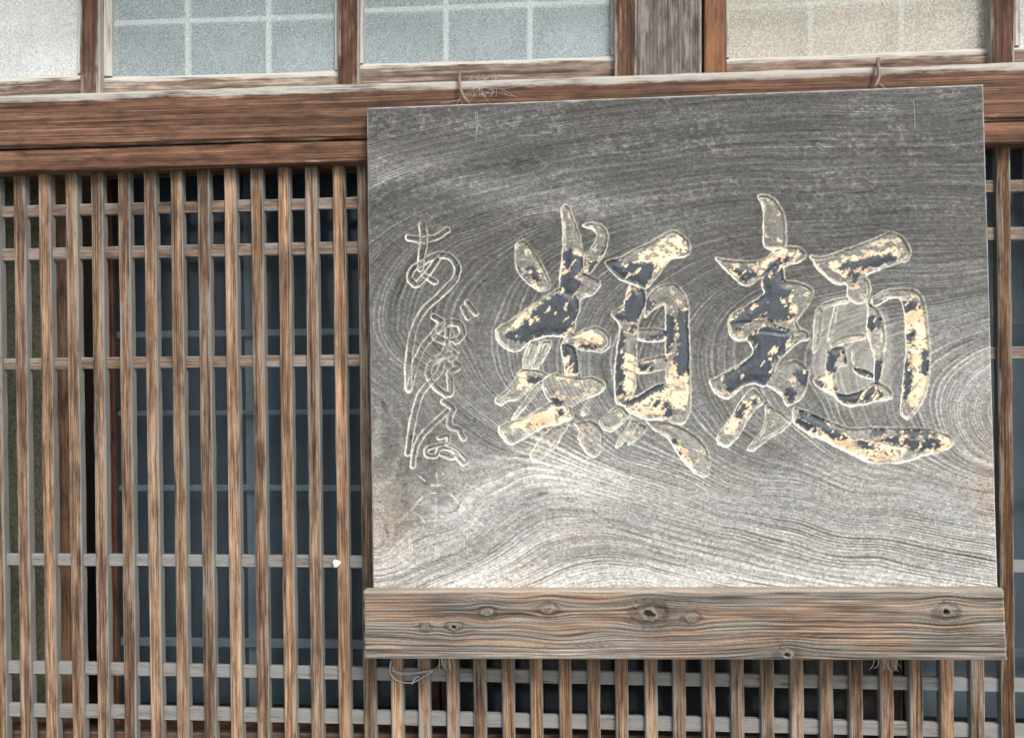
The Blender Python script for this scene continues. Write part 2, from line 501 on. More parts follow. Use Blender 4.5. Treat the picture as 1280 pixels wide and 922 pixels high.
# ------------------------------------------------------------------ upper windows
def window(x0, x1, railp, railbot, muntx, munty, pane_mat, backing, label, lstile=None, rstile=None, tint=(1, 1, 1), seed=40):
    """railp: pixels of the two ends of the bottom rail's top edge."""
    YW = 0.006; YG = 0.016
    base = at((x0+x1)/2, railbot, YW)
    w = empty('transom_window', base, label, 'window', 'row of windows above the beam')
    a, b = at(*railp[0], YW), at(*railp[1], YW)
    f = lambda x: a + (b-a)*((x-a.x)/(b.x-a.x))
    xa, xb = at(x0, 60, YW).x, at(x1, 60, YW).x
    hgt = 0.075
    timber('bottom_rail', f(xb)-Vector((0, 0, hgt/2)), f(xa)-Vector((0, 0, hgt/2)), hgt, 0.035, M['sash'], w, tint, seed, bevel=0.005, wob=0.0016, core=0.15, top_edge=1.0)
    # stiles (thin, bleached)
    for s, (q0, q1) in enumerate([lstile or (x0, x0+4), rstile or (x1-4, x1)]):
        xm = (q0+q1)/2; c = at(xm, 100, YW); d = at(xm, 20, YW); ww = (at(q1, 60, YW)-at(q0, 60, YW)).length
        t = lambda z: c + (d-c)*((z-c.z)/(d.z-c.z))
        timber('stile', t(f(c.x).z+0.0005), t(wt0), ww, 0.033, M['sash'], w, (1.1, 1.1, 1.08), seed+1+s, core=0.8, front_edge=0.9)
    gl = at((lstile or (0, x0+4))[1], 60, YG).x-0.004; gr = at((rstile or (x1-4, 0))[0], 60, YG).x+0.004
    zb = min(f(gl).z, f(gr).z)-0.01
    slab('pane', gl, gr, YG, YG+0.003, zb, wt0, pane_mat, w)
    YM = YG+0.0045
    for mx_ in muntx:
        c, d = at(mx_, 90, YM), at(mx_, 10, YM)
        t = lambda z: c + (d-c)*((z-c.z)/(d.z-c.z))
        timber('muntin', t(zb), t(wt0), 0.0125, 0.012, M['muntin'], w, (1, 1, 1), seed+7)
    for k, (pa, pb) in enumerate(munty):
        c, d = at(*pa, YM), at(*pb, YM)
        h = lambda x: c + (d-c)*((x-c.x)/(d.x-c.x)) + Vector((0, 0.0008, 0))
        for up in range(3):
            z = Vector((0, 0, 0.168*up))
            if (h(gl)+z).z < wt0: timber('muntin', h(gl)+z, h(gr)+z, 0.0135, 0.0105, M['muntin'], w, (1, 1, 1), seed+8)
    slab('curtain', gl-0.01, gr+0.01, 0.052, 0.056, zb-0.02, wt0, M[backing], w)  # sheet added behind the pane
    return w

window(-176, 100, ((0, 97), (100, 91.5)), 120, [-95], [((0, 30), (100, 25))], M['frost_pale'], 'curtain_white',
       'pale frosted window with white glow, left of a narrow brown post', tint=(0.8, 0.75, 0.7), seed=40)
window(124, 422, ((140, 95), (421, 87.5)), 112, [234, 335], [((140, 29), (421, 20))], M['frost_blue'], 'curtain_grey',
       'blue grey frosted window with wide grey stile at its left side', lstile=(124.5, 139), tint=(1.1, 1.1, 1.1), seed=50)
window(448, 768, ((453, 79), (768, 69)), 103, [557, 662], [((453, 13.5), (768, 1.5))], M['frost_blue'], 'curtain_grey',
       'blue grey frosted window with white bars above the first iron hook, beside grey panel', lstile=(448.5, 453), seed=60)
window(908, 1240, ((910, 72), (1237, 59)), 90, [1013, 1127], [((910, 10), (1237, -6))], M['frost_warm'], 'curtain_beige',
       'grainy frosted window with warm beige glow beside the amber brown post', tint=(1.0, 0.92, 0.86), seed=70)
window(1268, 1440, ((1270, 57), (1440, 49)), 75, [1350], [((1270, -12), (1440, -20))], M['frost_pale'], 'curtain_grey',
       'frosted window mostly hidden past the last brown post, showing only a sliver', lstile=(1268.5, 1276), seed=80)

# ------------------------------------------------------------------ lattice
YL = 0.0
PITCH_M, X0B = 0.06215, -1.2659
lat = empty('lattice_screen', (0, 0.01, at(640, 922, 0).z-0.25), 'brown wooden lattice screen of upright bars and thin rails across house front', 'lattice')
BW, BD = 0.0275, 0.022
ztop = lambda x: hbf(x).z + 0.012
zbot = at(640, 922, 0).z - 0.22
variants = []
Lbar = 1.60
for k in range(6):
    me = timber_mesh('bar', Lbar, BW, BD, 300+k, bevel=0.0022, seg=0.05, wob=0.0007, core=0.1, front_edge=0.5, side=1.0)
    me.materials.append(M['bar']); variants.append(me)
bar_x = []
for i in range(-15, 60):
    x = X0B + BW/2 + i*PITCH_M
    if i >= 13: x += -0.4625 + 1.2659 - 13*PITCH_M - 0.002
    if XL+0.05 < x < XR-0.05: bar_x.append(x)
rb = random.Random(5)
bar_near = None
for i, x in enumerate(bar_x):
    # the bars below and right of the sign kept more of their brown
    warm = 1.35*sstep(0.89, 0.92, np.array(x)).item()
    v = rb.uniform(0.7, 1.3); h = rb.uniform(-0.1, 0.06)
    if warm > 0.1: v, h = 0.75, 0.06
    tint = (v*(1+h)*(1-0.35*warm), v*(1-0.42*warm), v*(1-h)*(1-0.5*warm))
    xj = x + rb.uniform(-0.0012, 0.0012)
    zt = ztop(x)
    b = timber('bar', (xj+rb.uniform(-.001, .001), YL+rb.uniform(-0.0008, 0.0008), zt-Lbar), (xj, YL, zt), BW, BD, None, lat, tint, me=variants[i % 6])
YR = 0.0095
rails = [((3, 264.5), (450, 253.5), 14.5), ((5, 318), (450, 309.5), 15.5), ((8, 454.5), (450, 450.5), 14.5),
         ((8, 698.5), (455, 702.5), 15), ((15, 833), (450, 842.5), 16), ((15, 886.5), (450, 897), 17)]
for k, (p, q, hpx) in enumerate(rails):
    a, b = at(*p, YR), at(*q, YR)
    zm = 0.5*(a.z+b.z) ; sl = 0.35*(b.z-a.z)/(b.x-a.x)
    f = lambda x: Vector((x, YR, zm + sl*(x - (a.x+b.x)/2)))
    hm = hpx*1.78/1000
    low = 1.0 if k >= 3 else 0.0
    timber('rail', f(XL), f(XR), hm, 0.011, M['rail'], lat, (1.0-0.15*(1-low), 0.97-0.2*(1-low), 0.95-0.25*(1-low)), 500+k, bevel=0.0015,
           core=0.25+0.55*low, front_edge=0.5+0.45*low, side=1.0, seg=0.04, wob=0.0008)

# ------------------------------------------------------------------ sliding doors behind the lattice
YD = 0.10
ZD0, ZD1 = at(640, 905, YD).z, at(640, 195, YD).z + 0.10
def door(x0, x1, label, pane_mat, stile_px=17, munts=(), vert=(), grp=None, Y=YD, stile_tint=(1, 1, 1), back=None, left_stile=True, right_stile=True, bottom_pane=True):
    xa, xb = at(x0, 500, Y).x, at(x1, 500, Y).x
    d = empty('sliding_door', ((xa+xb)/2, Y, ZD0-0.10), label, 'door', 'glazed sliding doors behind the lattice')
    sw = stile_px*1.85/1000
    zb = ZD0 - 0.10
    gl, gr = xa, xb
    if left_stile:
        timber('stile', (xa+sw/2, Y, zb), (xa+sw/2, Y, ZD1), sw, 0.028, M['dark'], d, stile_tint); gl = xa+sw
    if right_stile:
        timber('stile', (xb-sw/2, Y, zb), (xb-sw/2, Y, ZD1), sw, 0.028, M['dark'], d, stile_tint); gr = xb-sw
    timber('top_rail', (gl+0.001, Y, ZD1-0.03), (gr-0.001, Y, ZD1-0.03), 0.058, 0.028, M['dark'], d, stile_tint)
    timber('bottom_rail', (gl+0.001, Y, zb+0.05), (gr-0.001, Y, zb+0.05), 0.098, 0.028, M['dark'], d, (1.5, 1.2, 1.0))
    slab('pane', gl-0.004, gr+0.004, Y+0.012, Y+0.015, zb+0.095, ZD1-0.055, pane_mat, d)
    for (py, th) in munts:
        z = at(400, py, Y+0.017).z
        timber('muntin', (gl, Y+0.0165, z), (gr, Y+0.0165, z), th*1.85/1000, 0.012, M['muntin_blue'], d)
    for (px, th) in vert:
        x = at(px, 500, Y+0.030).x
        timber('muntin', (x, Y+0.030, zb+0.1), (x, Y+0.030, ZD1-0.06), th*1.85/1000, 0.012, M['muntin_blue'], d)
    if back:
        slab('curtain', gl, gr, Y+0.075, Y+0.079, zb+0.09, ZD1-0.05, M[back], d)  # sheet added behind the glass
    return d
door(-420, 88, 'sliding door with olive textured glass and grey brown stile at the dark gap', M['frost_olive'], stile_px=19, stile_tint=(2.0, 2.1, 2.1))
door(136, 545, 'sliding door with clear glass and grey muntins behind the brown lattice', M['glass'], stile_px=7, Y=YD+0.035, stile_tint=(1.5, 0.9, 0.7),
     munts=((415, 9), (515, 7), (610, 8), (805, 11)), vert=((312, 12),), back='curtain_grey')
door(548, 1125, 'dark glazed sliding door behind the lattice under the carved sign', M['glass'], Y=YD, stile_tint=(0.7, 0.7, 0.7), munts=((415, 9), (610, 8)))
door(1128, 1500, 'sliding door with pale curtained glass right of the carved sign', M['glass'], stile_px=10, Y=YD+0.035, munts=((415, 10), (610, 9), (805, 11)), back='curtain_white')

# ================================================================== CARVED SIGNBOARD
def yboard(py): return -0.072 - 0.018*(py-120)/617.0
TL, TR = at(458, 134.5, yboard(134)), at(1230, 105, yboard(105))
BL0, BR0 = at(466, 737, yboard(737)), at(1248, 737, yboard(737))
BL, BR = TL+(BL0-TL)*1.055, TR+(BR0-TR)*1.055
NX, NY = 930, 790
S, T = np.meshgrid(np.linspace(0, 1, NX), np.linspace(0, 1, NY))
def bil(S, T):
    a = [np.array(v) for v in (TL, TR, BL, BR)]
    return (a[0]*(1-S[..., None]) + a[1]*S[..., None])*(1-T[..., None]) + (a[2]*(1-S[..., None]) + a[3]*S[..., None])*T[..., None]
P3 = bil(S, T)
nrm = np.array((TR-TL).cross(BL-TL).normalized())
if nrm[1] > 0: nrm = -nrm
PX, PY = to_px(P3)
MM = 0.00166      # metres per photo pixel on the board

# --- growth rings: contour lines of the grain, solved as a thin plate spline
contours = {
 -14: [(1262, 500), (1262, 525)],
 -5: [(1238, 468), (1217, 493), (1210, 515), (1220, 545), (1240, 562)],
 5: [(1240, 425), (1190, 448), (1163, 490), (1168, 530), (1200, 572), (1240, 592)],
 16: [(1240, 380), (1160, 395), (1085, 422), (1050, 462), (1062, 510), (1120, 562), (1180, 592), (1240, 608)],
 26: [(1240, 345), (1120, 355), (1020, 375), (960, 412), (945, 460), (960, 503), (1010, 545), (1100, 592), (1240, 625)],
 36: [(1240, 320), (1100, 325), (980, 340), (900, 376), (868, 430), (868, 470), (890, 520), (950, 570), (1050, 605), (1240, 641)],
 48: [(1240, 295), (1100, 300), (950, 310), (850, 345), (790, 400), (775, 450), (795, 510), (850, 565), (950, 608), (1060, 630), (1240, 657)],
 60: [(1240, 272), (1050, 277), (900, 285), (780, 320), (710, 380), (690, 440), (715, 505), (780, 565), (900, 614), (1050, 645), (1240, 672)],
 72: [(1240, 246), (1000, 252), (850, 262), (720, 292), (640, 345), (607, 415), (620, 465), (685, 535), (790, 588), (940, 634), (1100, 664), (1240, 690)],
 80: [(1240, 226), (1000, 232), (800, 244), (660, 274), (570, 320), (530, 380), (530, 430), (585, 490), (650, 545), (730, 580), (860, 620), (1000, 655), (1240, 702)],
 88: [(1240, 200), (1000, 208), (800, 222), (650, 250), (550, 285), (490, 335), (466, 380), (520, 470), (590, 545), (640, 568), (730, 592), (860, 633), (1000, 668), (1240, 714)],
 92: [(470, 600), (492, 630), (494, 660), (474, 692), (575, 640), (625, 600), (665, 585), (760, 607), (880, 645)],
 98: [(1240, 165), (1000, 176), (800, 195), (640, 222), (530, 252), (462, 290), (462, 712), (540, 682), (610, 636), (660, 610), (720, 607), (800, 628), (920, 664), (1100, 700), (1240, 728)],
 106: [(1240, 138), (1000, 150), (800, 168), (640, 195), (520, 222), (462, 245), (470, 738), (560, 708), (640, 660), (720, 637), (800, 652), (900, 680), (1100, 722), (1240, 744)],
 114: [(1240, 112), (1000, 124), (800, 142), (640, 168), (520, 192), (462, 210), (560, 738), (650, 694), (740, 668), (840, 688), (950, 715)],
 122: [(1000, 100), (800, 117), (640, 142), (520, 164), (462, 178), (640, 738), (720, 705), (800, 705), (900, 730)],
 130: [(640, 117), (520, 137), (462, 148), (740, 742), (800, 738)],
}
cp, cl = [], []
for lv, pts in contours.items():
    for p in pts: cp.append(p); cl.append(lv)
cp = np.array(cp, float)/100.0; cl = np.array(cl, float)
def tps_k(d2): return 0.5*d2*np.log(d2 + 1e-12)
n = len(cp)
K = tps_k(((cp[:, None]-cp[None])**2).sum(-1)) + np.eye(n)*0.02
Pm = np.hstack([np.ones((n, 1)), cp])
A = np.block([[K, Pm], [Pm.T, np.zeros((3, 3))]])
sol = np.linalg.solve(A, np.concatenate([cl, np.zeros(3)]))
qx, qy = PX/100.0, PY/100.0
Lr = sol[n] + sol[n+1]*qx + sol[n+2]*qy
for i in range(n):
    Lr = Lr + sol[i]*tps_k((qx-cp[i, 0])**2 + (qy-cp[i, 1])**2)

wig = 2.4*(fbm(PX/130, PY/80, 3, 2)-0.5) + 0.5*(fbm(PX/26, PY/18, 5, 2)-0.5)
Lw = Lr*1.12 + wig
ph = Lw + 0.9*(vnoise(Lw*0.43, Lw*0+0.5, 9)-0.5)
rid = np.floor(ph); fr = ph-rid
late = np.exp(-((fr-0.5)/(0.11+0.08*_hash(rid, rid*0, 21)))**2)*(0.12+0.95*_hash(rid, rid*0, 22)**1.4)
gx = np.gradient(Lw, axis=1)/np.gradient(PX, axis=1); gy = np.gradient(Lw, axis=0)/np.gradient(PY, axis=0)
dens = np.hypot(gx, gy)                                   # rings per pixel: very tight rings read as bundles
ph2 = ph/3.0 + 0.7*(vnoise(ph*0.21, ph*0, 23)-0.5); rid2 = np.floor(ph2); fr2 = ph2-rid2
late2 = np.exp(-((fr2-0.5)/(0.14+0.12*_hash(rid2, rid2*0, 24)))**2)*(0.35+0.75*_hash(rid2, rid2*0, 25))
bun = sstep(0.24, 0.42, dens)
late = late*(1-0.6*bun) + late2*bun*(0.42+0.58*sstep(420, 560, PY))
late *= 0.25+1.25*fbm(PX/55, PY/30, 31, 4)
late *= 1-0.6*np.clip(np.exp(-(((PX-520)/85)**2 + ((PY-500)/105)**2))*1.3, 0, 1)
fib = vnoise(Lw*1.9, PX/48+PY/120, 41)*0.55 + vnoise(Lw*4.6, PX/26+PY/90, 42)*0.45       # fibres along the grain

# --- carved strokes (traced on the sign's face)
CR = {'A': (470, 250, 4.267), 'B': (470, 430, 4.267), 'C': (730, 270, 5.12), 'D': (730, 430, 5.12),
      'E': (870, 230, 5.12), 'F': (870, 400, 4.61), 'G': (1000, 270, 5.423), 'H': (1000, 420, 5.123), 'S': (455, 540, 5.76)}
def cv(k, pts):
    ox, oy, s = CR[k]
    return [(ox + x/s, oy + y/s) for x, y in pts]
left_char = [
 ('A', [(790, 205), (745, 225), (738, 290), (745, 350), (770, 405), (820, 455), (880, 490), (920, 480), (935, 440), (900, 370), (870, 310), (830, 250)]),
 ('A', [(1010, 18), (985, 45), (990, 110), (998, 190), (990, 330), (980, 400), (975, 470), (1010, 520), (1080, 520), (1110, 400), (1110, 300), (1095, 200), (1062, 110), (1035, 40)]),
 ('A', [(990, 460), (930, 492), (870, 535), (800, 580), (720, 640), (660, 668), (635, 690), (640, 745), (680, 788), (730, 812), (775, 800), (805, 765), (850, 742), (930, 722), (1010, 730), (1060, 700), (1065, 630), (1092, 590), (1080, 500)]),
 ('A', [(1050, 420), (1100, 380), (1145, 402), (1195, 425), (1195, 462), (1160, 505), (1110, 515), (1060, 560)]),
 ('A', [(1095, 135), (1140, 118), (1195, 123), (1230, 155), (1245, 195), (1228, 270), (1190, 335), (1140, 395), (1105, 385), (1108, 290), (1140, 260), (1172, 215), (1178, 185), (1150, 155), (1120, 147)]),
 ('A', [(1030, 690), (1060, 718), (1110, 690), (1170, 672), (1220, 690), (1252, 730), (1250, 782), (1210, 814), (1150, 805), (1100, 806), (1050, 775), (990, 770)]),
 ('B', [(982, -10), (1060, 0), (1085, 80), (1088, 165), (1005, 175), (1000, 100)]),
 ('B', [(820, -20), (880, -20), (820, 130), (775, 130), (790, 60)]),
 ('B', [(885, -20), (945, -20), (900, 80), (862, 135), (825, 130), (850, 70)]),
 ('B', [(770, 130), (860, 135), (930, 160), (880, 200), (800, 260), (760, 300), (700, 300), (670, 328), (632, 312), (640, 285), (690, 250), (720, 210), (750, 160)]),
 ('B', [(880, 200), (950, 150), (1010, 165), (1100, 180), (1160, 168), (1215, 195), (1228, 230), (1195, 268), (1130, 290), (1080, 312), (1040, 340), (960, 340), (910, 290), (890, 240)]),
 ('B', [(1030, 310), (1065, 400), (960, 432), (900, 442), (820, 482), (780, 512), (720, 542), (690, 522), (655, 472), (648, 435), (700, 415), (800, 390), (860, 350), (930, 300)]),
 ('B', [(870, 190), (900, 210), (740, 402), (718, 402)]),
 ('B', [(1040, 420), (1000, 480), (960, 548), (900, 600), (850, 637), (818, 600), (850, 540), (880, 490), (940, 440)]),
 ('B', [(1045, 420), (1090, 408), (1140, 400), (1182, 420), (1212, 460), (1217, 540), (1190, 592), (1160, 608), (1120, 582), (1072, 500), (1085, 460)]),
 ('B', [(1100, 330), (1142, 290), (1135, 378), (1090, 382)]),
 ('C', [(120, 290), (230, 265), (320, 210), (430, 160), (500, 120), (575, 85), (640, 118), (680, 170), (685, 240), (640, 266), (560, 270), (510, 330), (460, 400), (400, 470), (370, 460), (290, 430), (230, 412), (170, 355)]),
 ('C', [(290, 430), (395, 465), (405, 560), (352, 665), (342, 780), (332, 1000), (327, 1120), (275, 1222), (195, 1200), (195, 1000), (207, 880), (235, 700), (155, 620), (255, 570), (262, 535)]),
 ('C', [(400, 510), (470, 450), (540, 422), (602, 438), (652, 500), (670, 560), (674, 700), (682, 900), (687, 1100), (687, 1255), (640, 1335), (560, 1332), (518, 1280), (525, 1100), (520, 900), (520, 620), (515, 565), (440, 602), (380, 662)]),
 ('C', [(335, 722), (440, 712), (555, 733), (548, 792), (460, 803), (335, 803)]),
 ('D', [(325, 112), (440, 80), (535, 58), (545, 150), (440, 182), (335, 192)]),
 ('D', [(265, 362), (360, 320), (440, 268), (540, 232), (683, 300), (683, 465), (550, 482), (420, 492), (320, 452), (265, 422)]),
 ('D', [(88, 492), (160, 430), (230, 380), (305, 460), (260, 502), (180, 562), (115, 546)]),
 ('D', [(300, 468), (360, 500), (300, 590), (205, 674), (205, 630), (255, 560)]),
 ('D', [(350, 500), (412, 530), (372, 590), (270, 658), (310, 580)]),
 ('D', [(385, 488), (500, 486), (600, 518), (690, 560), (752, 610), (802, 690), (813, 760), (793, 840), (762, 852), (700, 822), (640, 762), (590, 682), (540, 602), (440, 542)]),
]
right_char = [
 ('E', [(388, 68), (460, 66), (512, 100), (557, 165), (580, 260), (580, 410), (490, 425), (428, 405), (430, 290), (434, 170), (410, 110)]),
 ('E', [(118, 465), (240, 490), (380, 490), (470, 460), (500, 420), (560, 398), (660, 398), (702, 430), (707, 470), (660, 502), (560, 532), (530, 572), (440, 592), (410, 602), (350, 652), (290, 648), (220, 582), (150, 512)]),
 ('E', [(490, 500), (562, 520), (570, 618), (640, 618), (720, 650), (757, 682), (732, 760), (682, 832), (640, 880), (690, 960), (560, 980), (400, 960), (330, 1000), (260, 1010), (210, 960), (202, 870), (232, 820), (340, 768), (440, 700), (418, 652), (430, 600)]),
 ('F', [(184, 0), (183, 50), (220, 107), (300, 117), (332, 170), (325, 200), (270, 240), (180, 290), (110, 330), (66, 350), (100, 412), (170, 458), (222, 432), (270, 382), (330, 362), (400, 387), (452, 312), (472, 240), (540, 170), (592, 127), (665, 110), (640, 60), (560, 48), (470, 20), (440, -10)]),
 ('F', [(400, 372), (460, 290), (510, 245), (570, 222), (632, 258), (658, 290), (642, 380), (612, 452), (560, 482), (520, 502), (500, 440), (450, 402)]),
 ('F', [(300, 402), (345, 390), (402, 470), (332, 522), (262, 642), (240, 682), (180, 738), (116, 712), (128, 650), (198, 570), (238, 490)]),
 ('F', [(400, 480), (480, 520), (562, 580), (502, 642), (420, 682), (330, 762), (286, 748), (380, 640), (400, 560)]),
 ('H', [(-40, 445), (0, 463), (90, 493), (200, 543), (330, 590), (500, 578), (620, 588), (760, 588), (880, 598), (972, 640), (990, 680), (962, 712), (880, 748), (780, 768), (720, 792), (640, 812), (500, 820), (420, 803), (320, 752), (180, 682), (60, 632), (-42, 562), (-50, 500)]),
 ('G', [(62, 262), (140, 280), (270, 238), (400, 188), (500, 158), (620, 98), (692, 130), (742, 190), (762, 240), (732, 308), (660, 318), (560, 358), (450, 402), (440, 440), (330, 470), (250, 468), (180, 422), (100, 342)]),
 ('G', [(320, 440), (440, 400), (472, 440), (484, 500), (468, 572), (400, 602), (318, 562), (316, 480)]),
 ('G', [(450, 570), (500, 600), (552, 650), (582, 760), (582, 930), (500, 940), (450, 780), (460, 650)]),
 ('G', [(100, 625), (165, 600), (150, 760), (125, 900), (85, 940)]), ('G', [(235, 600), (262, 612), (205, 850), (180, 848)]), ('G', [(200, 855), (330, 800), (450, 790), (440, 840), (300, 860), (190, 920)]), ('G', [(130, 600), (240, 560), (340, 545), (330, 590), (230, 605), (150, 640)]), ('H', [(330, 90), (345, 90), (350, 180), (335, 185)]),
 ('H', [(175, 72), (285, 58), (315, 180), (240, 200), (225, 290), (260, 345), (200, 382), (88, 300), (88, 265), (165, 240), (160, 180)]),
 ('H', [(190, 340), (290, 370), (400, 340), (480, 285), (520, 293), (597, 350), (592, 402), (500, 414), (330, 458), (250, 422)]),
 ('H', [(440, -20), (547, -20), (542, 100), (532, 200), (512, 300), (470, 300), (480, 150), (450, 60)]),
 ('H', [(335, 193), (400, 203), (482, 238), (472, 282), (400, 262), (345, 232)]),
 ('G', [(470, 560), (560, 508), (660, 483), (790, 498), (832, 540), (852, 600), (872, 760), (887, 930), (718, 930), (713, 700), (698, 600), (670, 552), (600, 562), (500, 622)]),
 ('H', [(683, -20), (832, -20), (840, 120), (830, 280), (802, 390), (752, 482), (690, 543), (638, 502), (650, 400), (663, 250), (680, 120)]),
]
script = [      # centre lines, width in crop pixels
 ('A', [(172, 200), (240, 214), (320, 200), (378, 160)], 30), ('A', [(248, 130), (256, 220), (242, 300), (236, 365)], 34),
 ('A', [(325, 318), (275, 390), (215, 458), (175, 420), (190, 370), (260, 325), (330, 288), (400, 302), (440, 360), (425, 420), (340, 510), (260, 575), (210, 660), (188, 740), (170, 870), (172, 1000)], 32),
 ('A', [(255, 400), (285, 420), (315, 435)], 26),
 ('A', [(308, 622), (356, 648), (320, 700), (250, 780), (208, 870), (188, 960), (174, 1010)], 30),
 ('A', [(335, 690), (388, 648), (450, 658), (466, 710), (432, 752), (362, 752), (318, 730)], 34),
 ('A', [(462, 572), (490, 628)], 26), ('A', [(488, 548), (532, 604)], 28),
 ('A', [(382, 690), (378, 780), (350, 830), (300, 850)], 26), ('A', [(385, 790), (430, 822), (400, 850)], 26),
 ('B', [(400, 0), (432, 45), (350, 65), (285, 108), (275, 170), (310, 222), (370, 268), (400, 262), (395, 185), (388, 150), (445, 122), (420, 100)], 30),
 ('B', [(350, 110), (340, 150), (280, 210), (232, 270), (204, 370), (185, 470), (170, 580)], 30),
 ('B', [(362, 306), (415, 342), (395, 382), (388, 440), (442, 452), (466, 502)], 28),
 ('B', [(380, 358), (300, 430), (240, 490), (206, 560), (195, 648)], 26),
 ('B', [(335, 500), (385, 485), (388, 530), (330, 538), (265, 558), (268, 595), (320, 600), (340, 552), (400, 560), (440, 590), (400, 606), (345, 585)], 22),
 ('B', [(380, 535), (440, 570), (488, 622), (468, 642), (430, 600)], 22),
]
scratches = [('S', l) for l in ([(450, 380), (580, 378)], [(450, 415), (572, 413)], [(452, 437), (560, 433)], [(395, 310), (440, 350)], [(520, 280), (525, 332)],
             [(570, 285), (568, 322)], [(640, 320), (612, 346)], [(425, 460), (320, 580), (208, 692)], [(520, 462), (526, 560), (516, 672)],
             [(326, 705), (334, 862)], [(342, 705), (350, 850)], [(516, 725), (524, 900)], [(536, 735), (542, 895)], [(722, 680), (728, 845)], [(742, 690), (748, 835)],
             [(622, 440), (740, 560), (862, 668)], [(355, 575), (400, 590), (430, 570)], [(440, 640), (400, 600)])]

def window_of(pts, m):
    pts = np.array(pts)
    r = np.where((PY.max(1) > pts[:, 1].min()-m) & (PY.min(1) < pts[:, 1].max()+m))[0]
    c = np.where((PX.max(0) > pts[:, 0].min()-m) & (PX.min(0) < pts[:, 0].max()+m))[0]
    return slice(r[0], r[-1]+1), slice(c[0], c[-1]+1)

rag = 2.6*(fbm(PX/4, PY/4, 51, 3)-0.5) + 2.0*(fbm(PX/17, PY/17, 52, 2)-0.5)
D = {1: np.full(PX.shape, -99.0), 2: np.full(PX.shape, -99.0), 3: np.full(PX.shape, -99.0)}
edges = np.zeros(PX.shape)
carve = np.zeros(PX.shape)
for cid, strokes in ((1, right_char), (2, left_char)):
    for si, (k, pts) in enumerate(strokes):
        p = chaikin(cv(k, pts), 2)
        w = window_of(p, 9)
        d = sdf_poly(PX[w], PY[w], p) + 0.75*rag[w]
        D[cid][w] = np.maximum(D[cid][w], d)
        depth = 2.3*sstep(-0.6, 2.6, d) + 1.0*sstep(1, 4, d) - 1.5*sstep(4, 13, d)
        carve[w] = np.maximum(carve[w], depth)
        edges[w] = np.maximum(edges[w], 0.26*np.exp(-((d-0.6)/1.0)**2))
for k, pts, wd in script:
    p = chaikin(cv(k, pts), 2, False); s = CR[k][2]; hw = wd/s/2*1.12
    w = window_of(p, 10)
    d = np.full(PX[w].shape, 1e9)
    for i in range(len(p)-1): d = np.minimum(d, seg_dist(PX[w], PY[w], p[i], p[i+1]))
    d = hw - d + 0.55*rag[w]
    D[3][w] = np.maximum(D[3][w], d)
    carve[w] = np.maximum(carve[w], 1.5*sstep(-0.6, 1.6, d) + 1.0*sstep(1.2, 3.2, d))
    edges[w] = np.maximum(edges[w], 0.55*np.exp(-((d-0.3)/0.95)**2))
for k, pts in scratches:
    p = chaikin(cv(k, pts), 2, False)
    w = window_of(p, 6); d = np.full(PX[w].shape, 1e9)
    for i in range(len(p)-1): d = np.minimum(d, seg_dist(PX[w], PY[w], p[i], p[i+1]))
    d = d + 0.5*np.abs(rag[w])
    carve[w] = np.maximum(carve[w], 0.8*np.exp(-(d/0.9)**2))
    edges[w] = np.maximum(edges[w], 0.5*np.exp(-((d-0.5)/0.9)**2)*sstep(0.35, 0.5, vnoise(PX[w]/4, PY[w]/4, 66)))
Dall = np.maximum(D[1], D[2])
edges = np.maximum(edges, 1.1*np.exp(-((Dall-0.4)/1.0)**2))
edges = np.maximum(edges, 0.8*np.exp(-((Dall-3.4-1.6*rag)/0.8)**2)*sstep(0.45, 0.6, fbm(PX/14, PY/14, 62, 2)))
edges = np.maximum(edges, 1.0*np.exp(-((D[3]-0.2)/0.75)**2))
edges *= 0.40 + 0.72*sstep(0.28, 0.66, 0.5*fbm(PX/7, PY/7, 61, 3) + 0.5*fbm(PX/38, PY/38, 63, 2))

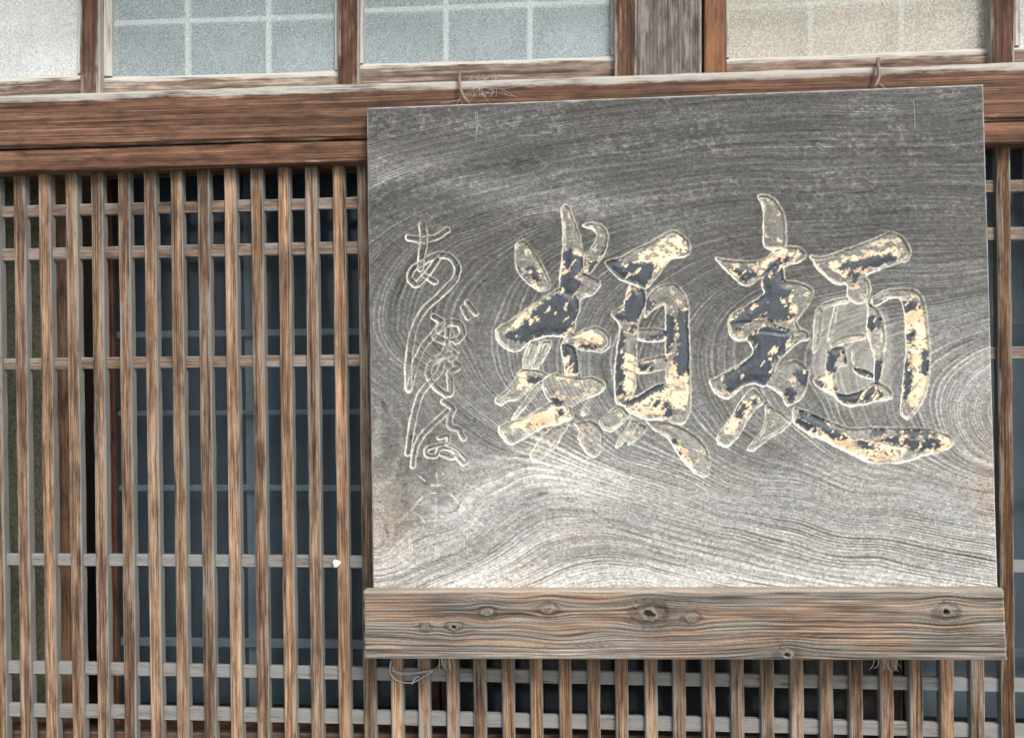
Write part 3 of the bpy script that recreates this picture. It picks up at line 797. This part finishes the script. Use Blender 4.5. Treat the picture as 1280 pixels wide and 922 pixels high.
# --- what is left of the paint
dark_p = [
 ('A', [(1010, 265), (1110, 300), (1115, 360), (1060, 400), (1092, 450), (1060, 500), (1092, 560), (1070, 640), (1010, 700), (900, 722), (780, 752), (738, 720), (800, 640), (850, 580), (940, 530), (980, 490), (983, 400), (1040, 390), (1000, 330)]),
 ('A', [(1243, 195), (1232, 270), (1160, 392), (1108, 392), (1125, 350), (1190, 318), (1222, 250)]),
 ('A', [(818, 338), (852, 360), (872, 420), (850, 432), (825, 392)]), ('A', [(700, 710), (765, 715), (775, 742), (720, 738)]), ('A', [(745, 350), (775, 390), (830, 440), (820, 455), (770, 405)]),
 ('A', [(422, 345), (452, 352), (440, 405), (425, 395)]), ('A', [(1090, 770), (1160, 770), (1180, 785), (1100, 790)]),
 ('B', [(985, -5), (1050, 5), (1085, 80), (1085, 160), (1010, 150), (1005, 115), (1045, 95), (1030, 50), (1000, 60)]),
 ('B', [(925, 288), (992, 298), (960, 322)]), ('B', [(985, 350), (1005, 370), (975, 390)]), ('B', [(810, 185), (885, 180), (830, 208)]), ('B', [(183, 480), (195, 482), (192, 512), (182, 512)]),
 ('C', [(122, 290), (240, 280), (228, 330), (330, 310), (475, 308), (440, 362), (400, 452), (360, 432), (300, 412), (230, 407), (170, 352)]),
 ('C', [(310, 460), (390, 490), (420, 540), (455, 560), (360, 642), (320, 682), (250, 662), (218, 640), (270, 600), (262, 540)]),
 ('C', [(236, 700), (262, 760), (246, 860), (240, 1000), (262, 1172), (203, 1172), (205, 1000), (213, 850)]),
 ('C', [(520, 640), (572, 640), (582, 740), (552, 880), (522, 905)]), ('C', [(598, 600), (672, 608), (672, 780), (692, 1000), (642, 1012), (598, 960), (612, 780)]),
 ('C', [(480, 750), (515, 765), (440, 805), (400, 800)]), ('C', [(300, 690), (335, 700), (322, 745), (290, 740)]),
 ('D', [(260, 360), (340, 320), (440, 268), (552, 268), (480, 302), (400, 342), (300, 392), (268, 402)]), ('D', [(508, 368), (557, 380), (552, 472), (530, 462)]),
 ('D', [(358, 130), (432, 110), (432, 162), (368, 172)]), ('D', [(430, 340), (480, 370), (455, 395)]), ('D', [(550, 598), (592, 628), (578, 642)]), ('D', [(583, 668), (622, 702), (608, 717)]), ('D', [(590, 80), (640, 90), (640, 190), (600, 200)]),
 ('E', [(500, 490), (652, 458), (540, 522), (572, 560), (552, 640), (622, 670), (582, 760), (592, 820), (642, 830), (552, 862), (480, 882), (440, 832), (330, 882), (240, 922), (228, 880), (330, 780), (440, 702), (428, 590)]),
 ('E', [(222, 540), (300, 520), (382, 570), (300, 612)]),
 ('F', [(195, -5), (292, 0), (262, 40), (218, 42)]),
 ('F', [(350, 50), (440, 30), (552, 75), (542, 150), (592, 120), (482, 202), (422, 262), (452, 312), (392, 367), (270, 362), (208, 417), (148, 340), (280, 240), (342, 190), (330, 110), (300, 100)]),
 ('F', [(578, 300), (652, 288), (642, 372), (608, 352)]), ('F', [(518, 400), (577, 388), (562, 472), (543, 472)]), ('F', [(268, 470), (302, 480), (252, 562), (232, 550)]), ('F', [(328, 440), (372, 460), (328, 477)]),
 ('G', [(248, 355), (320, 315), (420, 298), (552, 268), (662, 285), (652, 307), (540, 317), (450, 342), (380, 352)]), ('G', [(338, 380), (402, 390), (380, 432)]),
 ('G', [(468, 680), (562, 700), (502, 782), (458, 762)]), ('G', [(698, 578), (802, 600), (792, 622), (708, 652)]), ('G', [(738, 780), (772, 790), (762, 832), (733, 832)]), ('G', [(480, 600), (560, 580), (540, 605)]),
 ('H', [(178, 70), (267, 85), (232, 170), (212, 222), (163, 200), (213, 130)]), ('H', [(88, 270), (130, 280), (132, 337), (98, 322)]),
 ('H', [(218, 318), (290, 380), (430, 350), (500, 328), (512, 407), (330, 422), (260, 402)]), ('H', [(478, 180), (532, 150), (517, 292), (478, 292)]), ('H', [(338, 198), (462, 228), (442, 252), (358, 232)]), ('H', [(285, 85), (315, 90), (325, 185), (300, 180)]),
 ('H', [(788, 100), (822, 90), (828, 200), (817, 247), (788, 237)]), ('H', [(678, 180), (722, 168), (707, 300), (692, 402), (668, 392)]),
 ('H', [(0, 468), (80, 498), (192, 570), (292, 642), (260, 657), (130, 592), (0, 502)]), ('H', [(-10, 535), (112, 600), (90, 612), (0, 560)]),
 ('H', [(458, 620), (562, 598), (532, 652)]), ('H', [(628, 600), (872, 618), (862, 642), (650, 627)]), ('H', [(498, 660), (600, 640), (752, 680), (902, 690), (852, 717), (720, 722), (688, 690), (560, 672)]), ('H', [(370, 680), (430, 690), (500, 720), (420, 715)]), ('H', [(810, 655), (880, 660), (895, 690), (830, 685)]),
]
cream_p = [
 ('C', [(330, 300), (430, 200), (530, 130), (640, 148), (655, 232), (560, 266), (450, 372), (400, 300)]), ('D', [(290, 380), (420, 320), (520, 250), (560, 90), (640, 170), (685, 280), (640, 402), (500, 442), (330, 452)]),
 ('D', [(240, 40), (332, 150), (322, 282), (250, 332)]), ('G', [(713, 640), (842, 618), (874, 930), (718, 930)]), ('H', [(688, -20), (832, -20), (822, 300), (762, 442), (690, 442), (700, 200)]),
 ('H', [(80, 600), (200, 638), (350, 690), (450, 682), (560, 700), (702, 742), (600, 792), (480, 802), (300, 742), (180, 672)]), ('H', [(880, 648), (965, 658), (965, 702), (900, 712)]),
 ('B', [(690, 430), (850, 368), (1000, 318), (1055, 392), (960, 422), (800, 472)]), ('D', [(565, 618), (682, 700), (702, 792), (640, 752)]), ('F', [(258, 480), (345, 468), (232, 652), (168, 642)]),
 ('G', [(195, 335), (350, 288), (560, 236), (640, 196), (695, 262), (560, 345), (400, 392), (280, 402)]), ('B', [(780, 150), (842, 200), (780, 252), (748, 262)]), ('A', [(1075, 718), (1200, 696), (1210, 772), (1080, 785)]),
 ('H', [(120, 230), (215, 200), (225, 320), (290, 380), (240, 400), (150, 320)]), ('E', [(440, 440), (560, 420), (680, 430), (640, 490), (520, 520), (440, 590), (380, 560)]), ('E', [(560, 700), (620, 690), (640, 870), (520, 900), (560, 850)]),
 ('A', [(800, 590), (960, 500), (980, 530), (850, 620), (760, 690), (690, 720), (720, 670)]), ('C', [(240, 860), (330, 900), (300, 1080), (245, 1000)]), ('B', [(1000, 80), (1070, 60), (1080, 180), (940, 190)]), ('C', [(290, 420), (370, 440), (400, 640), (330, 740), (340, 600)]), ('F', [(620, 520), (740, 600), (900, 690), (920, 760), (760, 690), (610, 590)]),
]
PD = np.full(PX.shape, -99.0); PC = np.full(PX.shape, -99.0)
for lst, F_ in ((dark_p, PD), (cream_p, PC)):
    for k, pts in lst:
        p = chaikin(cv(k, pts), 1); w = window_of(p, 16)
        F_[w] = np.maximum(F_[w], sdf_poly(PX[w], PY[w], p))
chip = (fbm((PX-PY)/17, (PX+PY)/6, 71, 4)-0.5)*13 + (vnoise(PX/2.4, PY/1.9, 72)-0.5)*5.5
chip2 = (fbm(PX/11, PY/8, 75, 4)-0.5)*12 + (vnoise(PX/2.3, PY/1.9, 76)-0.5)*2.5
inside = sstep(0.6, 1.6, Dall)
inside_s = np.maximum(inside, sstep(0.0, 0.8, D[3])*(PD > 0))
U1 = 0.8*PX+0.6*PY; U2 = -0.6*PX+0.8*PY
holes = sstep(0.68, 0.72, fbm(U2/13, U1/5, 81, 4))
dark = sstep(-0.35, 0.35, PD + chip*0.75 + 1.3)*inside_s*(1-holes)
halo = sstep(-0.6, 0.6, PD + 1.7 + chip2*0.9)*inside
cream = np.maximum(sstep(-0.8, 0.8, PC + chip2*1.1 + 0.6), halo)*inside
cream = np.maximum(cream, 0.6*sstep(0.65, 0.70, fbm(PX/8, PY/6, 83, 4))*sstep(2, 4, Dall))
cream *= 1-0.85*sstep(0.62, 0.66, fbm(PX/5, PY/4, 84, 3))
stain = sstep(0.55, 0.75, fbm(PX/24, PY/18, 85, 3))

de0 = np.minimum(np.minimum(S, 1-S)*1290, np.minimum(T, 1-T)*1085)
# --- wood colour: bleached where rain reaches, dark grey towards the top
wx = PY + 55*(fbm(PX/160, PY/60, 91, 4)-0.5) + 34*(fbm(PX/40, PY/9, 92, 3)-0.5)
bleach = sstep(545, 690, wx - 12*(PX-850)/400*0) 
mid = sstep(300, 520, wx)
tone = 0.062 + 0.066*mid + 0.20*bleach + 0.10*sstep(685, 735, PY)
dl = np.exp(-(((PX-520)/75)**2 + ((PY-560)/62)**2)) + 0.8*np.exp(-(((PX-510)/50)**2 + ((PY-640)/45)**2))
br = np.exp(-(((PX-690)/95)**2 + ((PY-597-0.10*(PX-690))/30)**2)) + 0.6*np.exp(-(((PX-600)/45)**2+((PY-640)/40)**2))
tone = tone*(1-0.30*np.clip(dl, 0, 1)) + 0.17*np.clip(br, 0, 1)*(0.5+fbm(PX/18, PY/8, 93, 3))
st = np.exp(-((PY-(205+0.18*(PX-460)))/24)**2)*sstep(980, 620, PX)
tone = tone + 0.05*st
rr = np.exp(-(((PX-1225)/60)**2 + ((PY-500)/90)**2)); tone = tone + 0.05*rr + 0.045*np.exp(-(((PX-1190)/120)**2 + ((PY-430)/95)**2))
tone *= 0.80+0.4*fbm(Lw*0.11, PX/150, 94, 3)
lines_up = 1 + 1.55*late*(1-bleach)                       # pale ridges on dark wood
lines_dn = 1 - 0.80*late*bleach                           # dark late wood on bleached wood
tone = tone*lines_up*lines_dn
tone *= 0.72+0.56*fib
lich = sstep(0.52, 0.66, fbm(PX/5.5, PY/3.6, 95, 3))*sstep(0.40, 0.62, fbm(PX/60, PY/26, 96, 3))*sstep(400, 180, PY)
tone = tone*(1+0.65*lich)
tone *= 1-0.28*sstep(0.56, 0.78, fbm(Lw*0.35, PX/190, 97, 3))
crack = sstep(0.80, 0.86, vnoise(Lw*2.2, PX/55+PY/70, 98))*sstep(0.5, 0.7, fbm(PX/30, PY/30, 99, 2))
tone *= 1-0.45*crack
grit = vnoise(PX/1.7, PY/1.25, 107)*0.6 + vnoise(PX/3.6, PY/2.1, 108)*0.4
tone *= 0.42+1.16*grit
tone *= 1-0.35*sstep(0.66, 0.80, grit*0.5+0.5*vnoise(PX/9, PY/5, 109))
warm = 0.35*(fbm(PX/70, PY/40, 101, 3)-0.35) + 0.8*np.exp(-(((PX-485)/35)**2+((PY-650)/55)**2)) + 0.9*np.exp(-(((PX-1240)/22)**2+((PY-600)/50)**2)) + 0.22*bleach*sstep(0.5, 0.7, fbm(Lw*0.3, PX/90, 102, 2))
warm = np.clip(warm, 0, 1)
C = np.empty(PX.shape+(4,))
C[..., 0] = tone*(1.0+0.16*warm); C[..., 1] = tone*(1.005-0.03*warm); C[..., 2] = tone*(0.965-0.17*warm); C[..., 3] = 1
def over(a, c, var=None):
    a = a[..., None]; c = np.array(c)
    c = np.broadcast_to(c, PX.shape+(3,)) if var is None else c*var[..., None]
    C[..., :3] = C[..., :3]*(1-a) + c*a
box = np.full(PX.shape, -99.0); pb = chaikin([(1022, 378), (1058, 366), (1092, 372), (1112, 400), (1116, 470), (1108, 500), (1060, 512), (1022, 490), (1014, 440)], 2)
w = window_of(pb, 12); box[w] = sdf_poly(PX[w], PY[w], pb)
over(0.42*sstep(-5, 5, box + 5*rag)*(0.4+0.9*fbm(PX/9, PY/9, 86, 3)), (0.36, 0.345, 0.30), 0.6+0.8*fib)   # scraped bare round the inner box
over(inside*0.35, (0.30, 0.285, 0.245), 0.5+1.0*grit)      # bare carved wood is a little paler
over(np.clip(edges, 0, 1)*0.85, (0.66, 0.64, 0.55), 0.75+0.5*vnoise(PX/2, PY/2, 103))
over(cream*0.92, (0.70, 0.575, 0.395), 0.82+0.3*fbm(PX/6, PY/6, 104, 3))
over(cream*stain*0.55, (0.50, 0.30, 0.18))
over(cream*sstep(0.70, 0.76, vnoise(PX/2.2, PY/1.8, 87)*0.6+0.4*fbm(PX/12, PY/9, 88, 3))*0.85, (0.045, 0.04, 0.035))
over(dark*0.96, (0.020, 0.033, 0.049), 0.4+1.3*(0.5*fbm(PX/8, PY/5, 105, 3)+0.5*grit))
rim = np.exp(-((PD + chip*0.75 + 1.3 + 0.7)/0.6)**2)*inside*(1-dark)
over(rim*0.85*(0.3+vnoise(PX/5, PY/5, 89)), (0.06, 0.045, 0.03))                       # dark line along the flaking edge of the paint
rimb = np.exp(-(de0/2.6)**2); over(0.7*rimb*(0.4+vnoise(PX/9, PY/9, 106)), (0.50, 0.49, 0.45))
gloss = dark*0.9 + cream*0.15

# --- relief
h = 0.55*late - 0.30*fib - 0.5*crack + 0.5*(fbm(PX/3.2, PY/2.6, 111, 2)-0.5)       # mm
h = h*(1-0.65*np.maximum(dark, 0.6*cream)) - 1.55*carve + 0.75*dark + 0.38*cream*(1-dark)
h += 2.2*(fbm(PX/230, PY/180, 112, 2)-0.5)
de = np.minimum(np.minimum(S, 1-S)*1290, np.minimum(T, 1-T)*1085)                   # mm from the rim
h -= 4.0*np.clip(1-de/5.0, 0, 1)**2
Pd = P3 + nrm*(h/1000.0)[..., None]

def grid_part(name, mask_cells, P, Cc, Gg, origin, mat, extra=None):
    ny, nx = P.shape[:2]
    ii = np.arange(ny*nx).reshape(ny, nx)
    q = np.stack([ii[:-1, :-1], ii[1:, :-1], ii[1:, 1:], ii[:-1, 1:]], -1)[mask_cells]
    used, inv = np.unique(q.ravel(), return_inverse=True)
    q = inv.reshape(-1, 4)
    V = P.reshape(-1, 3)[used]; c = Cc.reshape(-1, 4)[used]; gl = Gg.ravel()[used]
    if extra is not None:                                 # back and sides
        eV, eF, eC = extra; b = len(V)
        V = np.vstack([V, eV]); c = np.vstack([c, eC]); gl = np.concatenate([gl, np.zeros(len(eV))])
        q = np.vstack([q, np.array(eF)+b])
    V = V - np.array(origin)
    me = bpy.data.meshes.new(name)
    me.vertices.add(len(V)); me.vertices.foreach_set('co', V.astype(np.float32).ravel())
    me.loops.add(q.size); me.loops.foreach_set('vertex_index', q.astype(np.int32).ravel())
    me.polygons.add(len(q)); me.polygons.foreach_set('loop_start', np.arange(0, q.size, 4, dtype=np.int32))
    me.polygons.foreach_set('use_smooth', np.ones(len(q), bool))
    me.update(calc_edges=True)
    a = me.attributes.new('col', 'FLOAT_COLOR', 'POINT'); a.data.foreach_set('color', c.astype(np.float32).ravel())
    a = me.attributes.new('gloss', 'FLOAT', 'POINT'); a.data.foreach_set('value', gl.astype(np.float32))
    me.materials.append(mat)
    o = bpy.data.objects.new(name, me)
    o.location = origin
    return o

def skirt(P, back, Cc):
    """Side walls and back of a thick board whose front is the grid P."""
    ny, nx = P.shape[:2]
    loop = [(0, j) for j in range(nx)] + [(i, nx-1) for i in range(1, ny)] + [(ny-1, j) for j in range(nx-2, -1, -1)] + [(i, 0) for i in range(ny-2, 0, -1)]
    fr = np.array([P[i, j] for i, j in loop]); fc = np.array([Cc[i, j] for i, j in loop])
    bk = fr + back; n_ = len(loop)
    V = np.vstack([fr, bk]); k = np.arange(n_); k2 = (k+1) % n_
    F = np.stack([k, k2, k2+n_, k+n_], 1).tolist()
    i0, i1, i2, i3 = 0, nx-1, nx-1+ny-1, 2*(nx-1)+ny-1
    F.append([i0+n_, i1+n_, i2+n_, i3+n_])
    return V, F, np.vstack([fc, fc*np.array([0.9, 0.88, 0.85, 1])])

cellmax = lambda A_: np.maximum(np.maximum(A_[:-1, :-1], A_[1:, 1:]), np.maximum(A_[1:, :-1], A_[:-1, 1:]))
cm = {k: cellmax(D[k]) > 0.0 for k in D}
cid = np.zeros(cm[1].shape, int)
for k in (3, 2, 1): cid[cm[k]] = k
b0 = (np.array(BL)+np.array(BR))/2
sign = empty('signboard', Vector(b0), 'large weathered grey wooden signboard carved with two big characters and small script', 'signboard')
back = -nrm*0.034
ex = skirt(Pd, back, C)
# faces of the panel's skirt index into its own vertices
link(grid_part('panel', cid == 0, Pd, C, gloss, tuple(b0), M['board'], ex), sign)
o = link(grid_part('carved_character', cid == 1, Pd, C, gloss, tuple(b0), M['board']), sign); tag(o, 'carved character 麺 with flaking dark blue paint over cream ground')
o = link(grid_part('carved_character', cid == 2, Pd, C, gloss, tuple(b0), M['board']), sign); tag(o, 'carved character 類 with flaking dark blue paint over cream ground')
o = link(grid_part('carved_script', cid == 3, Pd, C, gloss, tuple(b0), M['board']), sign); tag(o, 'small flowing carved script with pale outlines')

# ================================================================== KNOTTY SUPPORT PLANK
YK = -0.118
KTL, KTR, KBL, KBR = at(454.5, 739, YK), at(1255.5, 737, YK), at(455, 823.5, YK), at(1260, 825.5, YK)
KX, KY = 820, 110
S, T = np.meshgrid(np.linspace(0, 1, KX), np.linspace(0, 1, KY))
a4 = [np.array(v) for v in (KTL, KTR, KBL, KBR)]
K3 = (a4[0]*(1-S[..., None])+a4[1]*S[..., None])*(1-T[..., None]) + (a4[2]*(1-S[..., None])+a4[3]*S[..., None])*T[..., None]
kx, ky = to_px(K3)
knots = [(531, 784.5, 5, 0), (567, 783.5, 6, 1), (608, 765, 7, 0), (685, 761.5, 8, 0), (812, 767, 13, 2), (863, 772.5, 7, 0), (1183, 764.5, 9, 1), (984, 818.5, 8, 1)]
v = ky.copy()
for (x0, y0, r, hole) in knots:
    du = (kx-x0)/(r*2.6); dv = (ky-y0)
    v = v - np.sign(dv)*np.minimum(np.abs(dv), r*1.0)*0.72*np.exp(-du**2)*np.exp(-(dv/(r*2.4))**2)
v = v + 5*(fbm(kx/120, ky/40, 201, 3)-0.5) + 4.5*np.exp(-((kx-980)/60)**2)*sstep(785, 815, ky) - 10*np.exp(-((kx-705)/50)**2-((ky-800)/14)**2)
q = v/5.0 + 0.8*(vnoise(v*0.25, v*0, 203)-0.5)
fr = q-np.floor(q); rd = np.floor(q)
lk = np.exp(-((fr-0.5)/(0.14+0.16*_hash(rd, rd*0, 217)))**2)*(0.3+0.7*_hash(rd, rd*0, 204))*(0.4+1.0*fbm(kx/70, ky/14, 205, 3))
fk = vnoise(v*0.75, kx/70, 206)*0.55+vnoise(v*1.8, kx/34, 207)*0.45
lk = lk*(0.35+1.2*fbm(kx/150, v/7, 221, 3)); lk2 = np.exp(-(((q*2.3) % 1-0.5)/0.22)**2)*sstep(0.4, 0.65, fbm(kx/90, v/6, 222, 3))
tone = 0.178*np.clip(-0.05+2.1*fk, 0.12, 2)*(1-0.55*lk2)*(1-0.86*np.clip(lk, 0, 1))*(0.75+0.5*fbm(kx/60, v/10, 208, 3))
tone *= 1+0.55*sstep(812, 820, ky)*sstep(900, 600, kx) 
org = sstep(0.44, 0.66, 0.72*fbm(kx/85, v/9, 209, 4) + 0.28*vnoise(kx/40, v/2.2, 218) + 0.10*np.exp(-((ky-768)/18)**2) - 0.10*sstep(1050, 1150, kx) - 0.06*sstep(795, 815, ky))
CK = np.empty(kx.shape+(4,)); CK[..., 3] = 1
gcol = np.array((1.05, 0.92, 0.78)); ocol = np.array((1.15, 0.76, 0.52))
CK[..., :3] = tone[..., None]*(gcol*(1-0.85*org[..., None]) + ocol*0.85*org[..., None])
hk = 0.45*fk - 1.1*np.clip(lk, 0, 1)
for (x0, y0, r, hole) in knots:
    dx, dy = (kx-x0)/(r*1.5), (ky-y0)/(r*0.95)
    ro = np.hypot(dx, dy)*(1+0.7*(fbm(kx/5, ky/4, 211, 2)-0.5))
    m_ = np.exp(-(ro/0.75)**4); CK[..., :3] *= (1-0.45*np.exp(-((ro-1.05)/0.35)**2))[..., None]
    an = np.arctan2(dy, dx); ringk = 0.5+0.5*np.sin(ro*13 + 3.5*fbm(kx/5+x0, ky/4, 219, 3) + 1.3*np.sin(an*2+x0)); ringk *= 0.4+vnoise(kx/2.5, ky/2, 220)
    kc = np.array((0.17, 0.15, 0.125))[None, None]*(0.45+0.65*ringk[..., None])
    CK[..., :3] = CK[..., :3]*(1-m_[..., None]) + kc*m_[..., None]
    hk = hk*(1-m_) + m_*(1.2+0.6*ringk) - 1.1*np.exp(-((ro-1.0)/0.22)**2)
    if hole:
        hx = x0-(2.5 if hole == 2 else 0); hr = np.hypot((kx-hx)/(r*0.42), (ky-y0)/(r*0.36))*(1+0.4*(fbm(kx/3, ky/3, 212, 2)-0.5))
        hk -= 16*sstep(1.1, 0.75, hr)
        if hole == 2:
            hr2 = np.hypot((kx-hx-7)/(r*0.2), (ky-y0-2)/(r*0.2)); hk -= 8*sstep(1.1, 0.75, hr2)
# checks running in from the ends, and a chipped rim
for (ex_, ey, ln, sgn) in ((455, 793, 26, 1), (455, 806, 14, 1), (455, 812, 40, 1), (1257, 776, 40, -1), (1257, 795, 55, -1), (1257, 750, 30, -1), (1257, 806, 34, -1)):
    t_ = (kx-ex_)*sgn/ln
    m_ = np.exp(-((ky-ey-3*(vnoise(kx/9, kx*0, 213)-0.5))/1.0)**2)*np.clip(1-t_, 0, 1)
    hk -= 2.6*m_; CK[..., :3] *= (1-0.55*m_)[..., None]
de = np.minimum(np.minimum(S, 1-S)*1320, np.minimum(T, 1-T)*142)
hk -= 4.5*np.clip(1-de/(5.5+4*(fbm(kx/11, ky/11, 214, 2)-0.5)), 0, 1)**2
wr = np.exp(-(de/3.0)**2); CK[..., :3] = CK[..., :3]*(1-0.5*wr[..., None]) + np.array((0.40, 0.36, 0.30))*0.5*wr[..., None]
Kd = K3 + np.array((0, -1, 0))*(hk/1000.0)[..., None]
# ragged left end
Kd[..., 0] += (0.004*(fbm(ky/9, ky*0, 215, 3)-0.5))*np.exp(-S*1320/8.0) + (0.003*(fbm(ky/7, ky*0, 216, 3)-0.5))*np.exp(-(1-S)*1320/8.0)
k0 = tuple((a4[2]+a4[3])/2)
pl = grid_part('support_plank', np.ones((KY-1, KX-1), bool), Kd, CK, np.zeros(kx.shape), k0, M['plank'], skirt(Kd, np.array((0, 0.024, 0)), CK))
link(pl); tag(pl, 'brown grey knotty weathered plank that the carved signboard stands behind', 'plank')

# ================================================================== SMALL THINGS
def hook(pts, ring, label):
    P_ = catmull([at(x, y, Y) for (x, y, Y) in pts], 8)
    e = empty('iron_hook', P_[0], label, 'hook', 'iron hooks holding the sign')
    tubes('hook_rod', [(P_, 0.0036)], M['iron'], e)
    c = at(*ring)
    cp_ = [c + Vector((0.013*math.cos(a), 0.003*math.sin(a*2), 0.011*math.sin(a))) for a in [math.pi*(-0.25+1.5*k/18) for k in range(19)]]
    tubes('eye_ring', [(cp_, 0.0022)], M['iron'], e)
    return e
hook([(575, 97, 0.008), (575, 92, -0.012), (575, 90, -0.03), (574.5, 97, -0.05), (575, 108, -0.058), (578, 118, -0.062), (582, 125, -0.066), (586, 129, -0.060)], (579, 131, -0.056),
     'bent rusty iron hook with cobwebs at the upper corner of the sign beside the lattice')
hook([(1098, 82, 0.008), (1098, 76, -0.012), (1097.5, 74, -0.03), (1097.5, 82, -0.05), (1099, 93, -0.058), (1097.5, 101, -0.062), (1094, 107, -0.064), (1092, 111, -0.06)], (1097, 112, -0.055),
     'straight rusty iron hook over the top edge below the beige glowing window')

# cobweb round the bent hook
rw = random.Random(3); paths = []
for k in range(11):
    x0 = rw.choice([576, 582, 600, 560]) + rw.uniform(-14, 40); y0 = 118 + rw.uniform(-12, 12)
    x1 = x0 + rw.uniform(-42, 60); y1 = y0 + rw.uniform(-16, 14)
    Y0, Y1 = rw.uniform(-0.075, -0.05), rw.uniform(-0.08, -0.045)
    a, b = at(x0, y0, Y0), at(x1, min(y1, 131), Y1); m_ = (a+b)/2 + Vector((0, 0, -rw.uniform(0.001, 0.006)))
    paths.append((catmull([a, m_, b], 3), 0.00011+0.00009*rw.random()))
for k in range(16):
    x0 = rw.uniform(586, 640); paths.append((catmull([at(x0, 94+rw.uniform(-4, 4), -0.005), at(x0+rw.uniform(-14, 14), 104, -0.03), at(x0+rw.uniform(-26, 20), 121, -0.06)], 3), 0.00012))
w_ = tubes('cobweb', paths, M['web'], sides=4); tag(w_, 'wispy grey cobweb strands around the bent iron hook', 'cobweb')
rw = random.Random(4); paths = []
for (x0, y0, ln) in ((594, 140, 40), (596, 139, 26), (1142, 126, 36), (1207, 150, 34)):
    yb = lambda y: yboard(y) - 0.0035
    paths.append((catmull([at(x0, y0, yb(y0)), at(x0+1.5, y0+ln*0.5, yb(y0+ln/2)), at(x0+rw.uniform(0, 4), y0+ln, yb(y0+ln))], 4), 0.0002))
w_ = tubes('silk_thread', paths[:2], M['web'], sides=4); tag(w_, 'thin pale spider threads hanging on sign face below the bent hook', 'cobweb')
w_ = tubes('silk_thread', paths[2:3], M['web'], sides=4); tag(w_, 'thin pale spider thread on dark sign face near the straight hook', 'cobweb')

# twisted wire round two bars under the plank
pw = []
for k in range(60):
    t = k/59; x = 490 + 52*t; y = 838 + 3*math.sin(t*3) - 0.5*t
    pw.append(at(x, y, -0.005) + Vector((0, 0.0016*math.sin(k*1.7), 0.0016*math.cos(k*1.7))))
p2 = catmull([at(x, y, Y) for x, y, Y in ((489, 825, 0.0), (487.5, 834, -0.005), (489, 843, -0.006), (497, 850, -0.006), (510, 853, -0.007), (520, 851, -0.006), (530, 845, -0.005), (541, 838, -0.004), (543, 834, 0.006))], 6)
p3 = catmull([at(x, y, Y) for x, y, Y in ((515, 855, -0.012), (517, 850, -0.008), (520, 846, -0.005), (524, 845, -0.004))], 4)
p4 = catmull([at(x, y, Y) for x, y, Y in ((490, 832, -0.004), (494, 839, -0.006), (505, 842, -0.006), (522, 840, -0.005), (542, 836, -0.004))], 6)
w_ = tubes('wire_tie', [(pw, 0.0011), (p2, 0.0013), (p3, 0.0012), (p4, 0.0011)], M['wire'], sides=6)
tag(w_, 'twisted pale wire tied round two lattice bars below the knotty plank', 'wire')

def tuft(px, py, n_, ln, label, seed, spread=8):
    r_ = random.Random(seed); ps = []
    for k in range(n_):
        x = px + r_.uniform(-spread, spread); dx = r_.uniform(-7, 7); l = ln*r_.uniform(0.4, 1.2)
        Y = -0.075 + r_.uniform(-0.01, 0.01)
        ps.append((catmull([at(x, py-6, Y), at(x+dx*0.3, py+l*0.4, Y), at(x+dx, py+l, Y-0.004)], 3), lambda t: 0.0011*(1-0.7*t)))
    o = tubes('fibre_tuft', ps, M['fibre'], sides=5); tag(o, label, 'fibre', 'dry fibres under the plank')
tuft(557, 826, 13, 10, 'frayed dry fibre tuft hanging under the plank beside the wire tie', 1)
tuft(1107, 828, 15, 11, 'frayed dry fibre tuft hanging under the plank far from the wire tie', 2, spread=15)

# pale dab on the lattice
c = at(420.5, 704, -0.002); V, F = [], []
rd_ = random.Random(9); nr, ns = 5, 14
V.append(Vector((0, -0.0042, 0)))
for i in range(1, nr+1):
    for k in range(ns):
        a = 2*math.pi*k/ns; r_ = 0.0095*i/nr*(1+0.16*math.sin(3*a+1)+0.08*math.sin(5*a))
        V.append(Vector((r_*math.cos(a), -0.0042*math.sqrt(max(0, 1-(i/nr)**2)) + 0.0006*(i == nr), r_*math.sin(a))))
for k in range(ns): F.append((0, 1+(k+1) % ns, 1+k))
for i in range(1, nr):
    for k in range(ns):
        q_ = (k+1) % ns; F.append((1+(i-1)*ns+k, 1+(i-1)*ns+q_, 1+i*ns+q_, 1+i*ns+k))
V.append(Vector((0, 0.006, 0))); bi = len(V)-1
for k in range(ns): F.append((bi, 1+(nr-1)*ns+k, 1+(nr-1)*ns+(k+1) % ns))
me = mesh_from('putty_dab', V, F); me.materials.append(M['dab'])
o = bpy.data.objects.new('putty_dab', me); o.location = c; link(o); tag(o, 'small round off white dab stuck on a lattice bar', 'dab')
